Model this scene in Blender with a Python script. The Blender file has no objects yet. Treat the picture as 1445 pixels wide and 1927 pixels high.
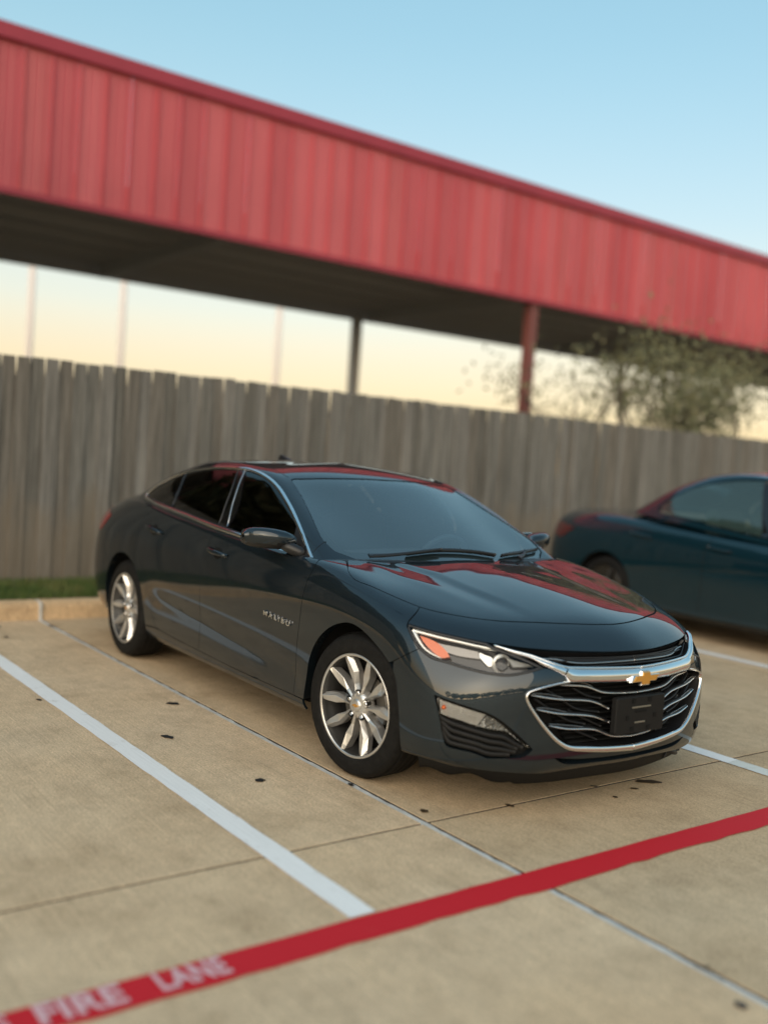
import bpy, bmesh, math, random, json
import numpy as np
from mathutils import Vector, Matrix
from mathutils.geometry import delaunay_2d_cdt
random.seed(7); RNG = np.random.default_rng(7)
scene = bpy.context.scene
col = scene.collection

# ------------------------------------------------------------------ camera
CAM_POS = (5.102, -3.569, 1.471)
YAW, PITCH, ROLL = 2.50021, -0.05196, 0.06706
CAR_YAW = -0.016154                       # the sedan stands almost square in its bay
cd = bpy.data.cameras.new("camera"); cam = bpy.data.objects.new("camera", cd); col.objects.link(cam)
f = Vector((math.cos(PITCH)*math.cos(YAW), math.cos(PITCH)*math.sin(YAW), math.sin(PITCH)))
r = Vector((math.sin(YAW), -math.cos(YAW), 0)); u = r.cross(f)
r2 = r*math.cos(ROLL)+u*math.sin(ROLL); u2 = u*math.cos(ROLL)-r*math.sin(ROLL)
m = Matrix((r2, u2, -f)).transposed().to_4x4(); m.translation = Vector(CAM_POS)
cam.matrix_world = m
cd.sensor_fit = 'HORIZONTAL'; cd.sensor_width = 36; cd.lens = 46.807
cd.clip_start = 0.05; cd.clip_end = 2000
cd.dof.use_dof = True; cd.dof.focus_distance = 4.9; cd.dof.aperture_fstop = 0.85
scene.camera = cam

# ------------------------------------------------------------------ sky, sun, exposure
SUN_AZ, SUN_EL = math.radians(-52), math.radians(19)     # low sun behind the photographer
w = bpy.data.worlds.new("World"); scene.world = w; w.use_nodes = True
nt = w.node_tree; nt.nodes.clear()
out = nt.nodes.new("ShaderNodeOutputWorld"); bg = nt.nodes.new("ShaderNodeBackground")
sky = nt.nodes.new("ShaderNodeTexSky"); sky.sky_type = 'NISHITA'; sky.sun_disc = False
sky.sun_elevation = SUN_EL; sky.sun_rotation = math.pi/2-SUN_AZ
sky.air_density = 1.0; sky.dust_density = 1.5; sky.ozone_density = 1.5; sky.altitude = 100
geo = nt.nodes.new("ShaderNodeNewGeometry"); sep = nt.nodes.new("ShaderNodeSeparateXYZ")
ramp = nt.nodes.new("ShaderNodeValToRGB"); ramp.color_ramp.interpolation = 'B_SPLINE'
tc = nt.nodes.new("ShaderNodeTexCoord")
nt.links.new(tc.outputs['Generated'], sep.inputs[0]); nt.links.new(sep.outputs['Z'], ramp.inputs[0])
els = ramp.color_ramp.elements
SKYRAMP = [(0.0,(.34,.19,.06)),(.05,(.385,.225,.07)),(.095,(.385,.245,.09)),(.135,(.37,.31,.18)),(.24,(.235,.30,.275)),(.39,(.136,.268,.292)),(.62,(.105,.205,.25)),(1.0,(.09,.17,.22))]
els[0].position, els[0].color = SKYRAMP[0][0], SKYRAMP[0][1]+(1,)
els[1].position, els[1].color = SKYRAMP[-1][0], SKYRAMP[-1][1]+(1,)
for p_, c_ in SKYRAMP[1:-1]:
    e = els.new(p_); e.color = c_+(1,)
bg2 = nt.nodes.new("ShaderNodeBackground"); add = nt.nodes.new("ShaderNodeAddShader")
nt.links.new(sky.outputs[0], bg.inputs[0]); bg.inputs[1].default_value = 0.05
nt.links.new(ramp.outputs[0], bg2.inputs[0]); bg2.inputs[1].default_value = 1.0
nt.links.new(bg.outputs[0], add.inputs[0]); nt.links.new(bg2.outputs[0], add.inputs[1]); nt.links.new(add.outputs[0], out.inputs[0])
sd = bpy.data.lights.new("sun", 'SUN'); sun = bpy.data.objects.new("sun", sd); col.objects.link(sun)
sd.energy = 1.9; sd.angle = math.radians(85); sd.color = (1.0, .80, .58)
sv = Vector((math.cos(SUN_EL)*math.cos(SUN_AZ), math.cos(SUN_EL)*math.sin(SUN_AZ), math.sin(SUN_EL)))
sun.rotation_euler = sv.to_track_quat('Z', 'Y').to_euler()
scene.view_settings.view_transform = 'Standard'; scene.view_settings.look = 'None'
scene.view_settings.exposure = 0.75; scene.view_settings.gamma = 1.0
scene.cycles.max_bounces = 8; scene.cycles.transparent_max_bounces = 16
scene.cycles.caustics_reflective = False; scene.cycles.caustics_refractive = False

# ------------------------------------------------------------------ helpers
def link(o, parent=None):
    col.objects.link(o)
    if parent is not None: o.parent = parent
    return o
def empty(name, loc=(0,0,0), rz=0.0, parent=None):
    o = bpy.data.objects.new(name, None); o.location = loc; o.rotation_euler = (0,0,rz); o.empty_display_size = .2
    return link(o, parent)
def tag(o, label=None, cat=None, group=None, kind=None):
    if label: o['label'] = label
    if cat: o['category'] = cat
    if group: o['group'] = group
    if kind: o['kind'] = kind
    return o
def mesh_obj(name, verts, faces, mat, parent=None, smooth=False, normals=None):
    me = bpy.data.meshes.new(name)
    me.from_pydata([tuple(map(float,v)) for v in verts], [], [tuple(map(int,q)) for q in faces])
    me.materials.append(mat)
    if smooth: me.polygons.foreach_set('use_smooth', [True]*len(me.polygons))
    if normals is not None: me.normals_split_custom_set([tuple(map(float,n)) for n in normals])
    me.update()
    return link(bpy.data.objects.new(name, me), parent)
class MB:
    """collects simple solids into one mesh"""
    def __init__(s): s.v=[]; s.f=[]
    def add(s, verts, faces):
        b=len(s.v); s.v+= [tuple(v) for v in verts]; s.f+=[tuple(i+b for i in q) for q in faces]; return s
    def box(s, c, h, M=None, taper=1.0):
        vs=[Vector((sx*h[0]*(taper if sz>0 else 1), sy*h[1]*(taper if sz>0 else 1), sz*h[2])) for sz in(-1,1) for sy in(-1,1) for sx in(-1,1)]
        vs=[(M@v if M is not None else v)+Vector(c) for v in vs]
        return s.add(vs, [(0,2,3,1),(4,5,7,6),(0,1,5,4),(2,6,7,3),(0,4,6,2),(1,3,7,5)])
    def tube(s, pts, rad, n=10, cap=True):
        pts=[Vector(p) for p in pts]; rad=rad if isinstance(rad,(list,tuple)) else [rad]*len(pts)
        b=len(s.v); up=Vector((0,0,1))
        for i,p in enumerate(pts):
            t=(pts[min(i+1,len(pts)-1)]-pts[max(i-1,0)]).normalized()
            a=t.cross(up if abs(t.z)<.95 else Vector((1,0,0))).normalized(); c=t.cross(a)
            for k in range(n):
                q=2*math.pi*k/n; s.v.append(tuple(p+(a*math.cos(q)+c*math.sin(q))*rad[i]))
        for i in range(len(pts)-1):
            for k in range(n):
                s.f.append((b+i*n+k, b+i*n+(k+1)%n, b+(i+1)*n+(k+1)%n, b+(i+1)*n+k))
        if cap:
            s.f.append(tuple(b+k for k in range(n))[::-1]); e=b+(len(pts)-1)*n; s.f.append(tuple(e+k for k in range(n)))
        return s
    def lathe(s, prof, n=48, a0=0.0, a1=2*math.pi):
        """profile (radius, y) turned round the Y axis"""
        b=len(s.v); m_=len(prof); full=abs(a1-a0-2*math.pi)<1e-6; N=n if full else n+1
        for k in range(N):
            q=a0+(a1-a0)*k/n
            for (rr,yy) in prof: s.v.append((rr*math.cos(q), yy, rr*math.sin(q)))
        for k in range(n):
            k2=(k+1)%N
            for i in range(m_-1): s.f.append((b+k*m_+i, b+k*m_+i+1, b+k2*m_+i+1, b+k2*m_+i))
        return s
    def build(s, name, mat, parent=None, smooth=False, bevel=0.0, angle=None):
        o=mesh_obj(name, s.v, s.f, mat, parent, smooth)
        if angle is not None: o.data.set_sharp_from_angle(angle=angle)
        if bevel:
            md=o.modifiers.new('bevel','BEVEL'); md.width=bevel; md.segments=2; md.limit_method='ANGLE'
        return o
def copy_tree(o, parent=None):
    c=o.copy(); col.objects.link(c); c.parent=parent
    if parent is not None: c.matrix_parent_inverse=o.matrix_parent_inverse
    for ch in list(o.children): copy_tree(ch, c)
    return c

# ------------------------------------------------------------------ materials
MATS={}
def mat(name, base=(.5,.5,.5), rough=.5, metal=0., coat=0., spec=.5, **kw):
    if name in MATS: return MATS[name]
    M=bpy.data.materials.new(name); M.use_nodes=True
    b=M.node_tree.nodes['Principled BSDF']
    b.inputs['Base Color'].default_value=(*base,1); b.inputs['Roughness'].default_value=rough; b.inputs['Metallic'].default_value=metal
    b.inputs['Coat Weight'].default_value=coat; b.inputs['Coat Roughness'].default_value=kw.get('coat_rough',.02); b.inputs['Specular IOR Level'].default_value=spec
    if 'coat_ior' in kw: b.inputs['Coat IOR'].default_value=kw['coat_ior']
    MATS[name]=M; return M
def nodes(M): return M.node_tree, M.node_tree.nodes['Principled BSDF']
def N(nt, t, **kw):
    n=nt.nodes.new(t)
    for k,v in kw.items():
        if k.startswith('i_'): n.inputs[k[2:].replace('_',' ')].default_value=v
        else: setattr(n,k,v)
    return n
def ramp_node(nt, fac, stops):
    r_=nt.nodes.new('ShaderNodeValToRGB'); e=r_.color_ramp.elements
    e[0].position,e[0].color=stops[0][0],(*stops[0][1],1); e[1].position,e[1].color=stops[-1][0],(*stops[-1][1],1)
    for p_,c_ in stops[1:-1]: q=e.new(p_); q.color=(*c_,1)
    nt.links.new(fac, r_.inputs[0]); return r_.outputs[0]
def coords(nt, scale=(1,1,1), kind='Object', rot=(0,0,0)):
    t=nt.nodes.new('ShaderNodeTexCoord'); mp=nt.nodes.new('ShaderNodeMapping'); mp.inputs['Scale'].default_value=scale; mp.inputs['Rotation'].default_value=rot
    nt.links.new(t.outputs[kind], mp.inputs[0]); return mp.outputs[0]
def world_coords(nt, scale=(1,1,1)):
    g=nt.nodes.new('ShaderNodeNewGeometry'); mp=nt.nodes.new('ShaderNodeMapping'); mp.inputs['Scale'].default_value=scale
    nt.links.new(g.outputs['Position'], mp.inputs[0]); return mp.outputs[0]
def noise(nt, vec, scale, detail=4, rough=.55):
    n=N(nt,'ShaderNodeTexNoise'); n.inputs['Scale'].default_value=scale; n.inputs['Detail'].default_value=detail; n.inputs['Roughness'].default_value=rough
    nt.links.new(vec,n.inputs['Vector']); return n.outputs['Fac']
def mixc(nt, a, b, fac, mode='MIX'):
    m_=N(nt,'ShaderNodeMix',data_type='RGBA',blend_type=mode)
    for sock,val in ((m_.inputs['A'],a),(m_.inputs['B'],b),(m_.inputs['Factor'],fac)):
        if isinstance(val,(int,float)): sock.default_value=val
        elif isinstance(val,tuple): sock.default_value=(*val,1)
        else: nt.links.new(val,sock)
    return m_.outputs['Result']
def bump(nt, b, h, strength=.2, dist=.01):
    n=N(nt,'ShaderNodeBump'); n.inputs['Strength'].default_value=strength; n.inputs['Distance'].default_value=dist
    nt.links.new(h,n.inputs['Height']); nt.links.new(n.outputs[0],b.inputs['Normal'])

# concrete slabs : tan, broom finished
def concrete(name, tone=1.0, tint=(1,1,1)):
    M=mat(name,(.4,.34,.26),.85,spec=.3); nt,b=nodes(M)
    wc=world_coords(nt); tt=lambda *c:tuple(np.array(c)*tone*np.array(tint))
    big=noise(nt,wc,.45,5,.6); mid=noise(nt,wc,2.6,6,.68); blot=noise(nt,wc,14,5,.7); fine=noise(nt,wc,95,4,.75); grit=noise(nt,wc,260,2,.7)
    streak=noise(nt,world_coords(nt,(2.2,170,1)),1.0,3,.6)
    c0=ramp_node(nt,big,[(.28,tt(.50,.355,.215)),(.5,tt(.575,.43,.275)),(.74,tt(.62,.485,.33))])
    c1=mixc(nt,c0,ramp_node(nt,mid,[(.28,(.70,.68,.65)),(.5,(1,1,1)),(.75,(1.14,1.14,1.13))]),.75,'MULTIPLY')
    c1=mixc(nt,c1,ramp_node(nt,blot,[(.3,(.80,.79,.78)),(.7,(1.10,1.10,1.10))]),.7,'MULTIPLY')
    c2=mixc(nt,c1,ramp_node(nt,streak,[(.3,(.78,.78,.78)),(.7,(1.14,1.14,1.14))]),.7,'MULTIPLY')
    c3=mixc(nt,c2,ramp_node(nt,fine,[(.28,(.48,.47,.46)),(.48,(1.04,1.04,1.04)),(.74,(1.55,1.54,1.5))]),.8,'MULTIPLY')
    c4=mixc(nt,c3,ramp_node(nt,grit,[(.3,(.66,.66,.66)),(.55,(1.1,1.1,1.1)),(.8,(1.45,1.45,1.42))]),.6,'MULTIPLY')
    # old tyre scuffs and drip marks soaked into the surface
    sc=noise(nt,world_coords(nt,(.35,3.0,1)),1.1,5,.65); c5=mixc(nt,c4,(.20,.155,.11),ramp_node(nt,sc,[(.62,(0,0,0)),(.78,(.42,.42,.42))]))
    oi=N(nt,'ShaderNodeObjectInfo'); c5=mixc(nt,c5,ramp_node(nt,oi.outputs['Random'],[(0.0,(.90,.89,.87)),(1.0,(1.07,1.07,1.08))]),1.0,'MULTIPLY')
    nt.links.new(c5,b.inputs['Base Color'])
    hm=N(nt,'ShaderNodeMath',operation='ADD'); nt.links.new(streak,hm.inputs[0]); nt.links.new(fine,hm.inputs[1])
    bump(nt,b,hm.outputs[0],.55,.005); return M
def paintmark(name, colr, wear=.5, lo=.42):
    M=mat(name,colr,.7,spec=.3); nt,b=nodes(M); wc=world_coords(nt)
    n1=noise(nt,wc,9,6,.7); n2=noise(nt,world_coords(nt,(3,150,1)),1,3,.6); n3=noise(nt,wc,220,2,.6)
    c1=mixc(nt,colr,ramp_node(nt,n2,[(.3,(.85,.85,.84)),(.7,(1.05,1.05,1.05))]),.6,'MULTIPLY')
    c2=mixc(nt,c1,ramp_node(nt,n3,[(.25,(.8,.8,.8)),(.6,(1.05,1.05,1.05))]),.5,'MULTIPLY')
    c3=mixc(nt,c2,(.36,.30,.22),ramp_node(nt,n1,[(.18,(wear,)*3),(lo,(0,0,0))]))
    nt.links.new(c3,b.inputs['Base Color']); bump(nt,b,n2,.3,.003); return M
M_CONC=concrete('concrete'); M_CURB=concrete('curb_concrete',1.08,(1,.98,.95))
M_WHITE=paintmark('white_paint',(.86,.86,.85),.75,.42); M_WHITE2=paintmark('worn_white_paint',(.68,.70,.66),.8,.48)
M_RED=paintmark('red_paint',(.58,.014,.024),.5,.36); M_LETTER=paintmark('letter_paint',(.70,.44,.47),.6,.42)
M_SEAL=mat('joint_sealant',(.42,.43,.42),.6); nt_,b_=nodes(M_SEAL)
nt_.links.new(ramp_node(nt_,noise(nt_,world_coords(nt_),14,5,.7),[(.30,(.05,.045,.04)),(.36,(.48,.48,.46)),(.7,(.66,.66,.64))]),b_.inputs['Base Color'])
M_DARKJ=mat('dark_joint',(.035,.03,.026),.9)
M_STAIN=mat('oil_stain',(.055,.035,.018),.45); M_TAR=mat('tar_spot',(.012,.011,.011),.6)
M_DIRT=mat('soil',(.12,.09,.06),.95)
M_GRASS=mat('grass_blade',(.07,.13,.025),.7,spec=.2); nt_,b_=nodes(M_GRASS)
nt_.links.new(ramp_node(nt_,noise(nt_,world_coords(nt_),2.5,5,.6),[(.3,(.045,.08,.02)),(.52,(.08,.12,.03)),(.72,(.17,.16,.06))]),b_.inputs['Base Color'])
M_FIELD=mat('far_ground',(.10,.10,.06),.95)
def wood(i):
    tones=[(.165,.158,.144),(.185,.178,.164),(.145,.137,.123),(.20,.19,.175),(.162,.148,.13)]
    M=mat('weathered_wood_%d'%i,tones[i],.85,spec=.2); nt,b=nodes(M)
    wc=world_coords(nt,(1,14,.55)); n1=noise(nt,wc,2.2,6,.7); n2=noise(nt,world_coords(nt,(1,60,1.6)),1.6,4,.7)
    g=nt.nodes.new('ShaderNodeNewGeometry'); sp=nt.nodes.new('ShaderNodeSeparateXYZ'); nt.links.new(g.outputs['Position'],sp.inputs[0])
    t=tuple(np.array(tones[i])*.55); t2=tuple(np.array(tones[i])*1.55)
    c=ramp_node(nt,n1,[(.3,t),(.52,tones[i]),(.74,t2)])
    c=mixc(nt,c,ramp_node(nt,n2,[(.35,(.7,.68,.65)),(.7,(1.2,1.2,1.2))]),.7,'MULTIPLY')
    # splash-stained lower boards, with an uneven edge
    nz=noise(nt,world_coords(nt,(1,2.2,1.2)),1.4,4,.6); ad=N(nt,'ShaderNodeMath',operation='MULTIPLY_ADD'); nt.links.new(nz,ad.inputs[0]); ad.inputs[1].default_value=-1.2; nt.links.new(sp.outputs['Z'],ad.inputs[2])
    c=mixc(nt,c,(.21,.165,.115),ramp_node(nt,ad.outputs[0],[(0.0,(.5,.5,.5)),(.35,(0,0,0))]))
    nt.links.new(c,b.inputs['Base Color']); bump(nt,b,n2,.5,.01); return M
M_WOOD=[wood(i) for i in range(5)]
def metal_red(name, c):
    M=mat(name,c,.42,spec=.5); nt,b=nodes(M)
    n1=noise(nt,world_coords(nt,(1,1,.35)),1.3,5,.6)
    nt.links.new(mixc(nt,c,ramp_node(nt,n1,[(.3,(.86,.84,.84)),(.7,(1.08,1.1,1.1))]),.8,'MULTIPLY'),b.inputs['Base Color']); return M
M_FASCIA=metal_red('red_sheet_metal',(.50,.085,.10)); M_FASC4=[metal_red('red_sheet_metal_%d'%k,c) for k,c in enumerate(((.50,.085,.10),(.47,.075,.09),(.53,.10,.115),(.485,.09,.10)))]; M_FTRIM=metal_red('red_trim_metal',(.32,.03,.05)); M_POST=metal_red('red_post_metal',(.20,.065,.058))
M_DECK=mat('dark_roof_deck',(.58,.55,.54),.8); M_STEEL=mat('galvanised_steel',(.12,.12,.12),.6,metal=.4)
M_PALE=mat('glare_pale_post',(.85,.72,.64),.6)  # bright sky glare on the distant poles is put into this colour
M_GPOST=mat('grey_post',(.5,.48,.46),.6)
M_BARK=mat('bark',(.07,.055,.04),.9); nt_,b_=nodes(M_BARK); bump(nt_,b_,noise(nt_,world_coords(nt_,(6,6,1.5)),5,5,.7),.6,.02)
M_LEAF=mat('olive_leaf',(.06,.075,.03),.7,spec=.2); nt_,b_=nodes(M_LEAF)
nt_.links.new(ramp_node(nt_,noise(nt_,world_coords(nt_),3.2,4,.6),[(.3,(.09,.10,.055)),(.55,(.16,.16,.09)),(.75,(.26,.23,.14))]),b_.inputs['Base Color'])
# car
def carpaint(name, base, metal=.55, rough=.34):
    M=mat(name,base,rough,metal=metal,coat=1.0,spec=.12,coat_rough=.015,coat_ior=1.56); nt,b=nodes(M); b.inputs['Specular Tint'].default_value=(.12,.16,.2,1)
    n1=noise(nt,coords(nt),900,2,.6); nt.links.new(mixc(nt,base,ramp_node(nt,n1,[(.35,(.75,.78,.8)),(.7,(1.3,1.28,1.25))]),.6,'MULTIPLY'),b.inputs['Base Color'])
    n2=noise(nt,coords(nt),2.5,5,.7); nt.links.new(ramp_node(nt,n2,[(.4,(.008,)*3),(.75,(.045,)*3)]),b.inputs['Coat Roughness'])
    return M
M_PAINT=carpaint('dark_slate_paint',(.016,.025,.033),.6,.36); M_BLUE=carpaint('teal_blue_paint',(.006,.028,.042),.4,.35)
M_CHROME=mat('chrome',(.80,.81,.82),.07,metal=1.); M_GOLD=mat('gold_emblem',(.72,.36,.07),.28,metal=.7,coat=.5)
M_BLACK=mat('black_plastic',(.010,.010,.011),.42); M_MATTE=mat('matte_black',(.006,.006,.006),.8,spec=.2)
M_GLOSSB=mat('gloss_black',(.006,.006,.007),.12,coat=.5); M_SATIN=mat('satin_trim',(.42,.42,.42),.28,metal=1.)
M_RUB=mat('tyre_rubber',(.013,.013,.013),.7,spec=.18); nt_,b_=nodes(M_RUB)
nt_.links.new(ramp_node(nt_,noise(nt_,coords(nt_),30,4,.7),[(.35,(.005,.005,.005)),(.7,(.012,.0115,.011))]),b_.inputs['Base Color'])
M_RIM=mat('silver_alloy',(.66,.65,.63),.30,metal=.8,coat=.4); M_BARREL=mat('alloy_barrel',(.075,.074,.072),.4,metal=.8)
M_DISC=mat('brake_disc',(.22,.21,.2),.35,metal=1.); M_DRUM=mat('dark_iron',(.02,.018,.017),.7)
M_AMBER=mat('amber_reflector',(.70,.115,.004),.25,coat=1.); M_REDL=mat('red_tail_lens',(.30,.006,.012),.12,coat=1.)
M_REFL=mat('lamp_reflector',(.92,.91,.88),.25,metal=.55); M_SEAT=mat('seat_cloth',(.22,.22,.21),.9); M_HEADL=mat('headliner_cloth',(.5,.48,.45),.9); M_LENSW=mat('lamp_diffuser',(1,.98,.93),.2,metal=.5,coat=1.)
M_FACET=mat('lamp_facets',(.42,.42,.41),.18,metal=.7,coat=1.)
nt_,b_=nodes(M_FACET); vo_=N(nt_,'ShaderNodeTexVoronoi'); vo_.inputs['Scale'].default_value=60; nt_.links.new(coords(nt_),vo_.inputs['Vector']); bump(nt_,b_,vo_.outputs['Distance'],1.0,.02)
M_SLAT=mat('matt_slat',(.008,.008,.008),.6,spec=.25)
nt_,b_=nodes(M_LENSW); wv=N(nt_,'ShaderNodeTexWave',bands_direction='Z'); wv.inputs['Scale'].default_value=55; nt_.links.new(coords(nt_),wv.inputs['Vector']); vo=N(nt_,'ShaderNodeTexVoronoi'); vo.inputs['Scale'].default_value=95; nt_.links.new(coords(nt_),vo.inputs['Vector']); hm_=N(nt_,'ShaderNodeMath',operation='ADD'); nt_.links.new(wv.outputs['Fac'],hm_.inputs[0]); nt_.links.new(vo.outputs['Distance'],hm_.inputs[1]); bump(nt_,b_,hm_.outputs[0],.9,.008)
def glass(name, tint, ior=1.5, haze=0.0, hazecol=(.3,.4,.42)):
    M=bpy.data.materials.new(name); M.use_nodes=True; nt=M.node_tree; nt.nodes.clear()
    o=nt.nodes.new('ShaderNodeOutputMaterial'); tr=nt.nodes.new('ShaderNodeBsdfTransparent'); gl=nt.nodes.new('ShaderNodeBsdfGlossy'); fr=nt.nodes.new('ShaderNodeFresnel'); mx=nt.nodes.new('ShaderNodeMixShader')
    tr.inputs[0].default_value=(*tint,1); gl.inputs['Roughness'].default_value=.01; gl.inputs['Color'].default_value=(1,1,1,1); fr.inputs[0].default_value=ior
    nt.links.new(fr.outputs[0],mx.inputs[0]); base=tr.outputs[0]
    if haze:
        df=nt.nodes.new('ShaderNodeBsdfDiffuse'); df.inputs[0].default_value=(*hazecol,1); m2=nt.nodes.new('ShaderNodeMixShader'); m2.inputs[0].default_value=haze
        nt.links.new(tr.outputs[0],m2.inputs[1]); nt.links.new(df.outputs[0],m2.inputs[2]); base=m2.outputs[0]
    nt.links.new(base,mx.inputs[1]); nt.links.new(gl.outputs[0],mx.inputs[2]); nt.links.new(mx.outputs[0],o.inputs[0]); return M
M_WSG=glass('windshield_glass',(.74,.84,.86),2.45,.04,(.34,.54,.60)); M_TINT=glass('tinted_glass',(.035,.036,.036),1.5); M_CLEAR=glass('clear_lens',(.95,.96,.96),1.28); M_BACKG=glass('backlight_glass',(.06,.06,.06),1.5)  # teal haze in the windshield colour stands in for reflected sky
M_BGLASS=glass('green_tinted_glass',(.28,.36,.33),1.8,.12,(.2,.36,.36))
M_REDD=mat('dark_tail_lens',(.07,.004,.006),.15,coat=1.)

# ---- control rows of the body sheets (front centreline to rear centreline, metres)
def T(s): return np.array([[float(v) for v in p.split(',')] for p in s.split()])
B_ROWS=[T(s) for s in [
"2.25,0,.19 2.235,.22,.19 2.2,0.42,0.175 2.14,0.58,0.165 2.02,.68,0.17 1.90,.77,.19 1.78,.83,.195 1.60,.85,.20 1.2,.85,.195 .8,.85,.19 .3,.85,.19 -.3,.85,.19 -.85,.85,.19 -1.3,.85,.2 -1.7,.84,.21 -2.0,.80,.22 -2.25,.70,.24 -2.38,.52,.25 -2.44,.28,.25 -2.46,0,.25",
"2.305,0,.245 2.292,.23,.245 2.25,.44,0.235 2.19,.60,0.225 2.105,.735,0.225 1.98,.83,.235 1.835,.875,.24 1.62,.89,.25 1.2,.887,.25 .8,.885,.25 .3,.885,.25 -.3,.885,.25 -.85,.887,.26 -1.3,.89,.28 -1.7,.885,.31 -2.05,.85,.33 -2.31,.76,.34 -2.45,.58,.35 -2.52,.3,.35 -2.54,0,.35",
"2.33,0,.40 2.315,.22,.40 2.272,.42,.40 2.21,.585,.40 2.125,.715,.40 2.01,.822,.40 1.865,.878,.40 1.63,.905,.41 1.2,.903,.41 .8,.897,.40 .3,.896,.40 -.3,.897,.41 -.85,.9,.43 -1.3,.91,.46 -1.7,.9,.48 -2.05,.868,.49 -2.33,.78,.5 -2.47,.6,.5 -2.54,.3,.5 -2.56,0,.5",
"2.335,0,.55 2.318,.22,.55 2.273,.42,.55 2.212,.58,.55 2.122,.71,.55 2.0,.815,.55 1.86,.875,.555 1.63,.907,.57 1.2,.915,.57 .8,.913,.56 .3,.914,.55 -.3,.915,.55 -.85,.915,.56 -1.3,.918,.58 -1.7,.908,.6 -2.05,.872,.6 -2.33,.782,.61 -2.47,.6,.61 -2.54,.3,.61 -2.56,0,.61",
"2.322,0,.645 2.30,.22,.645 2.252,.42,.645 2.185,.57,.645 2.095,0.682,.65 1.955,0.782,.66 1.83,0.858,.675 1.62,.906,.70 1.2,.92,.71 .8,.92,.70 .3,.922,.70 -.3,.922,.70 -.85,.92,.71 -1.3,.92,.72 -1.7,.908,.74 -2.05,.868,.74 -2.33,.77,.74 -2.46,.6,.74 -2.53,.3,.74 -2.55,0,.74",
"2.295,0,.712 2.25,.22,.712 2.19,.42,.715 2.115,.565,.722 2.015,.68,.74 1.89,0.765,0.752 1.75,0.845,0.772 1.56,0.893,0.8 1.2,.917,.82 .8,.918,.815 .3,.918,.83 -.3,.915,.85 -.85,.91,.87 -1.3,.905,.89 -1.7,.885,.91 -2.05,0.83,0.92 -2.31,0.72,0.93 -2.43,.56,.96 -2.49,.28,.97 -2.50,0,.97",
"2.16,0,.803 2.12,.2,.800 2.07,.38,.795 1.99,.52,.797 1.89,.635,.805 1.77,.73,0.812 1.63,0.79,0.838 1.45,.84,.875 1.15,0.866,0.918 0.8,0.874,0.925 .3,.876,.95 -.3,.875,.98 -.85,.865,1.02 -1.3,.845,1.05 -1.7,.80,1.05 -2.0,0.72,1.03 -2.25,0.6,1.035 -2.38,.46,1.055 -2.43,.23,1.085 -2.44,0,1.085",
"1.95,0,.852 1.92,.17,.850 1.87,.32,.845 1.79,.43,.847 1.70,.52,.855 1.59,.60,.872 1.46,.67,.893 1.3,.72,.915 1.06,0.785,0.96 0.8,0.82,0.965 .3,.81,.985 -.3,.81,1.015 -.85,.80,1.05 -1.3,.77,1.08 -1.65,.70,1.095 -1.9,.62,1.085 -2.1,.5,1.085 -2.22,.37,1.105 -2.27,.18,1.11 -2.28,0,1.11",
"1.65,0,.902 1.64,.1,.9 1.6,.19,.9 1.55,.26,.90 1.48,.31,.905 1.40,.36,.915 1.30,.40,.927 1.18,.43,.94 1.0,.46,.962 .78,.48,.98 .3,.5,1.0 -.3,.5,1.03 -.85,.5,1.06 -1.2,.46,1.09 -1.5,.4,1.105 -1.7,.34,1.11 -1.85,.27,1.115 -1.95,.19,1.12 -1.99,.09,1.12 -2.0,0,1.12",
"1.40,0,.938 1.39,0,.939 1.37,0,.942 1.33,0,.947 1.29,0,.951 1.23,0,.958 1.15,0,.966 1.06,0,.973 .93,0,.98 .75,0,.985 .3,0,1.0 -.3,0,1.03 -.8,0,1.06 -1.1,0,1.09 -1.3,0,1.11 -1.45,0,1.115 -1.55,0,1.12 -1.62,0,1.12 -1.66,0,1.12 -1.67,0,1.12"]]
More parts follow.
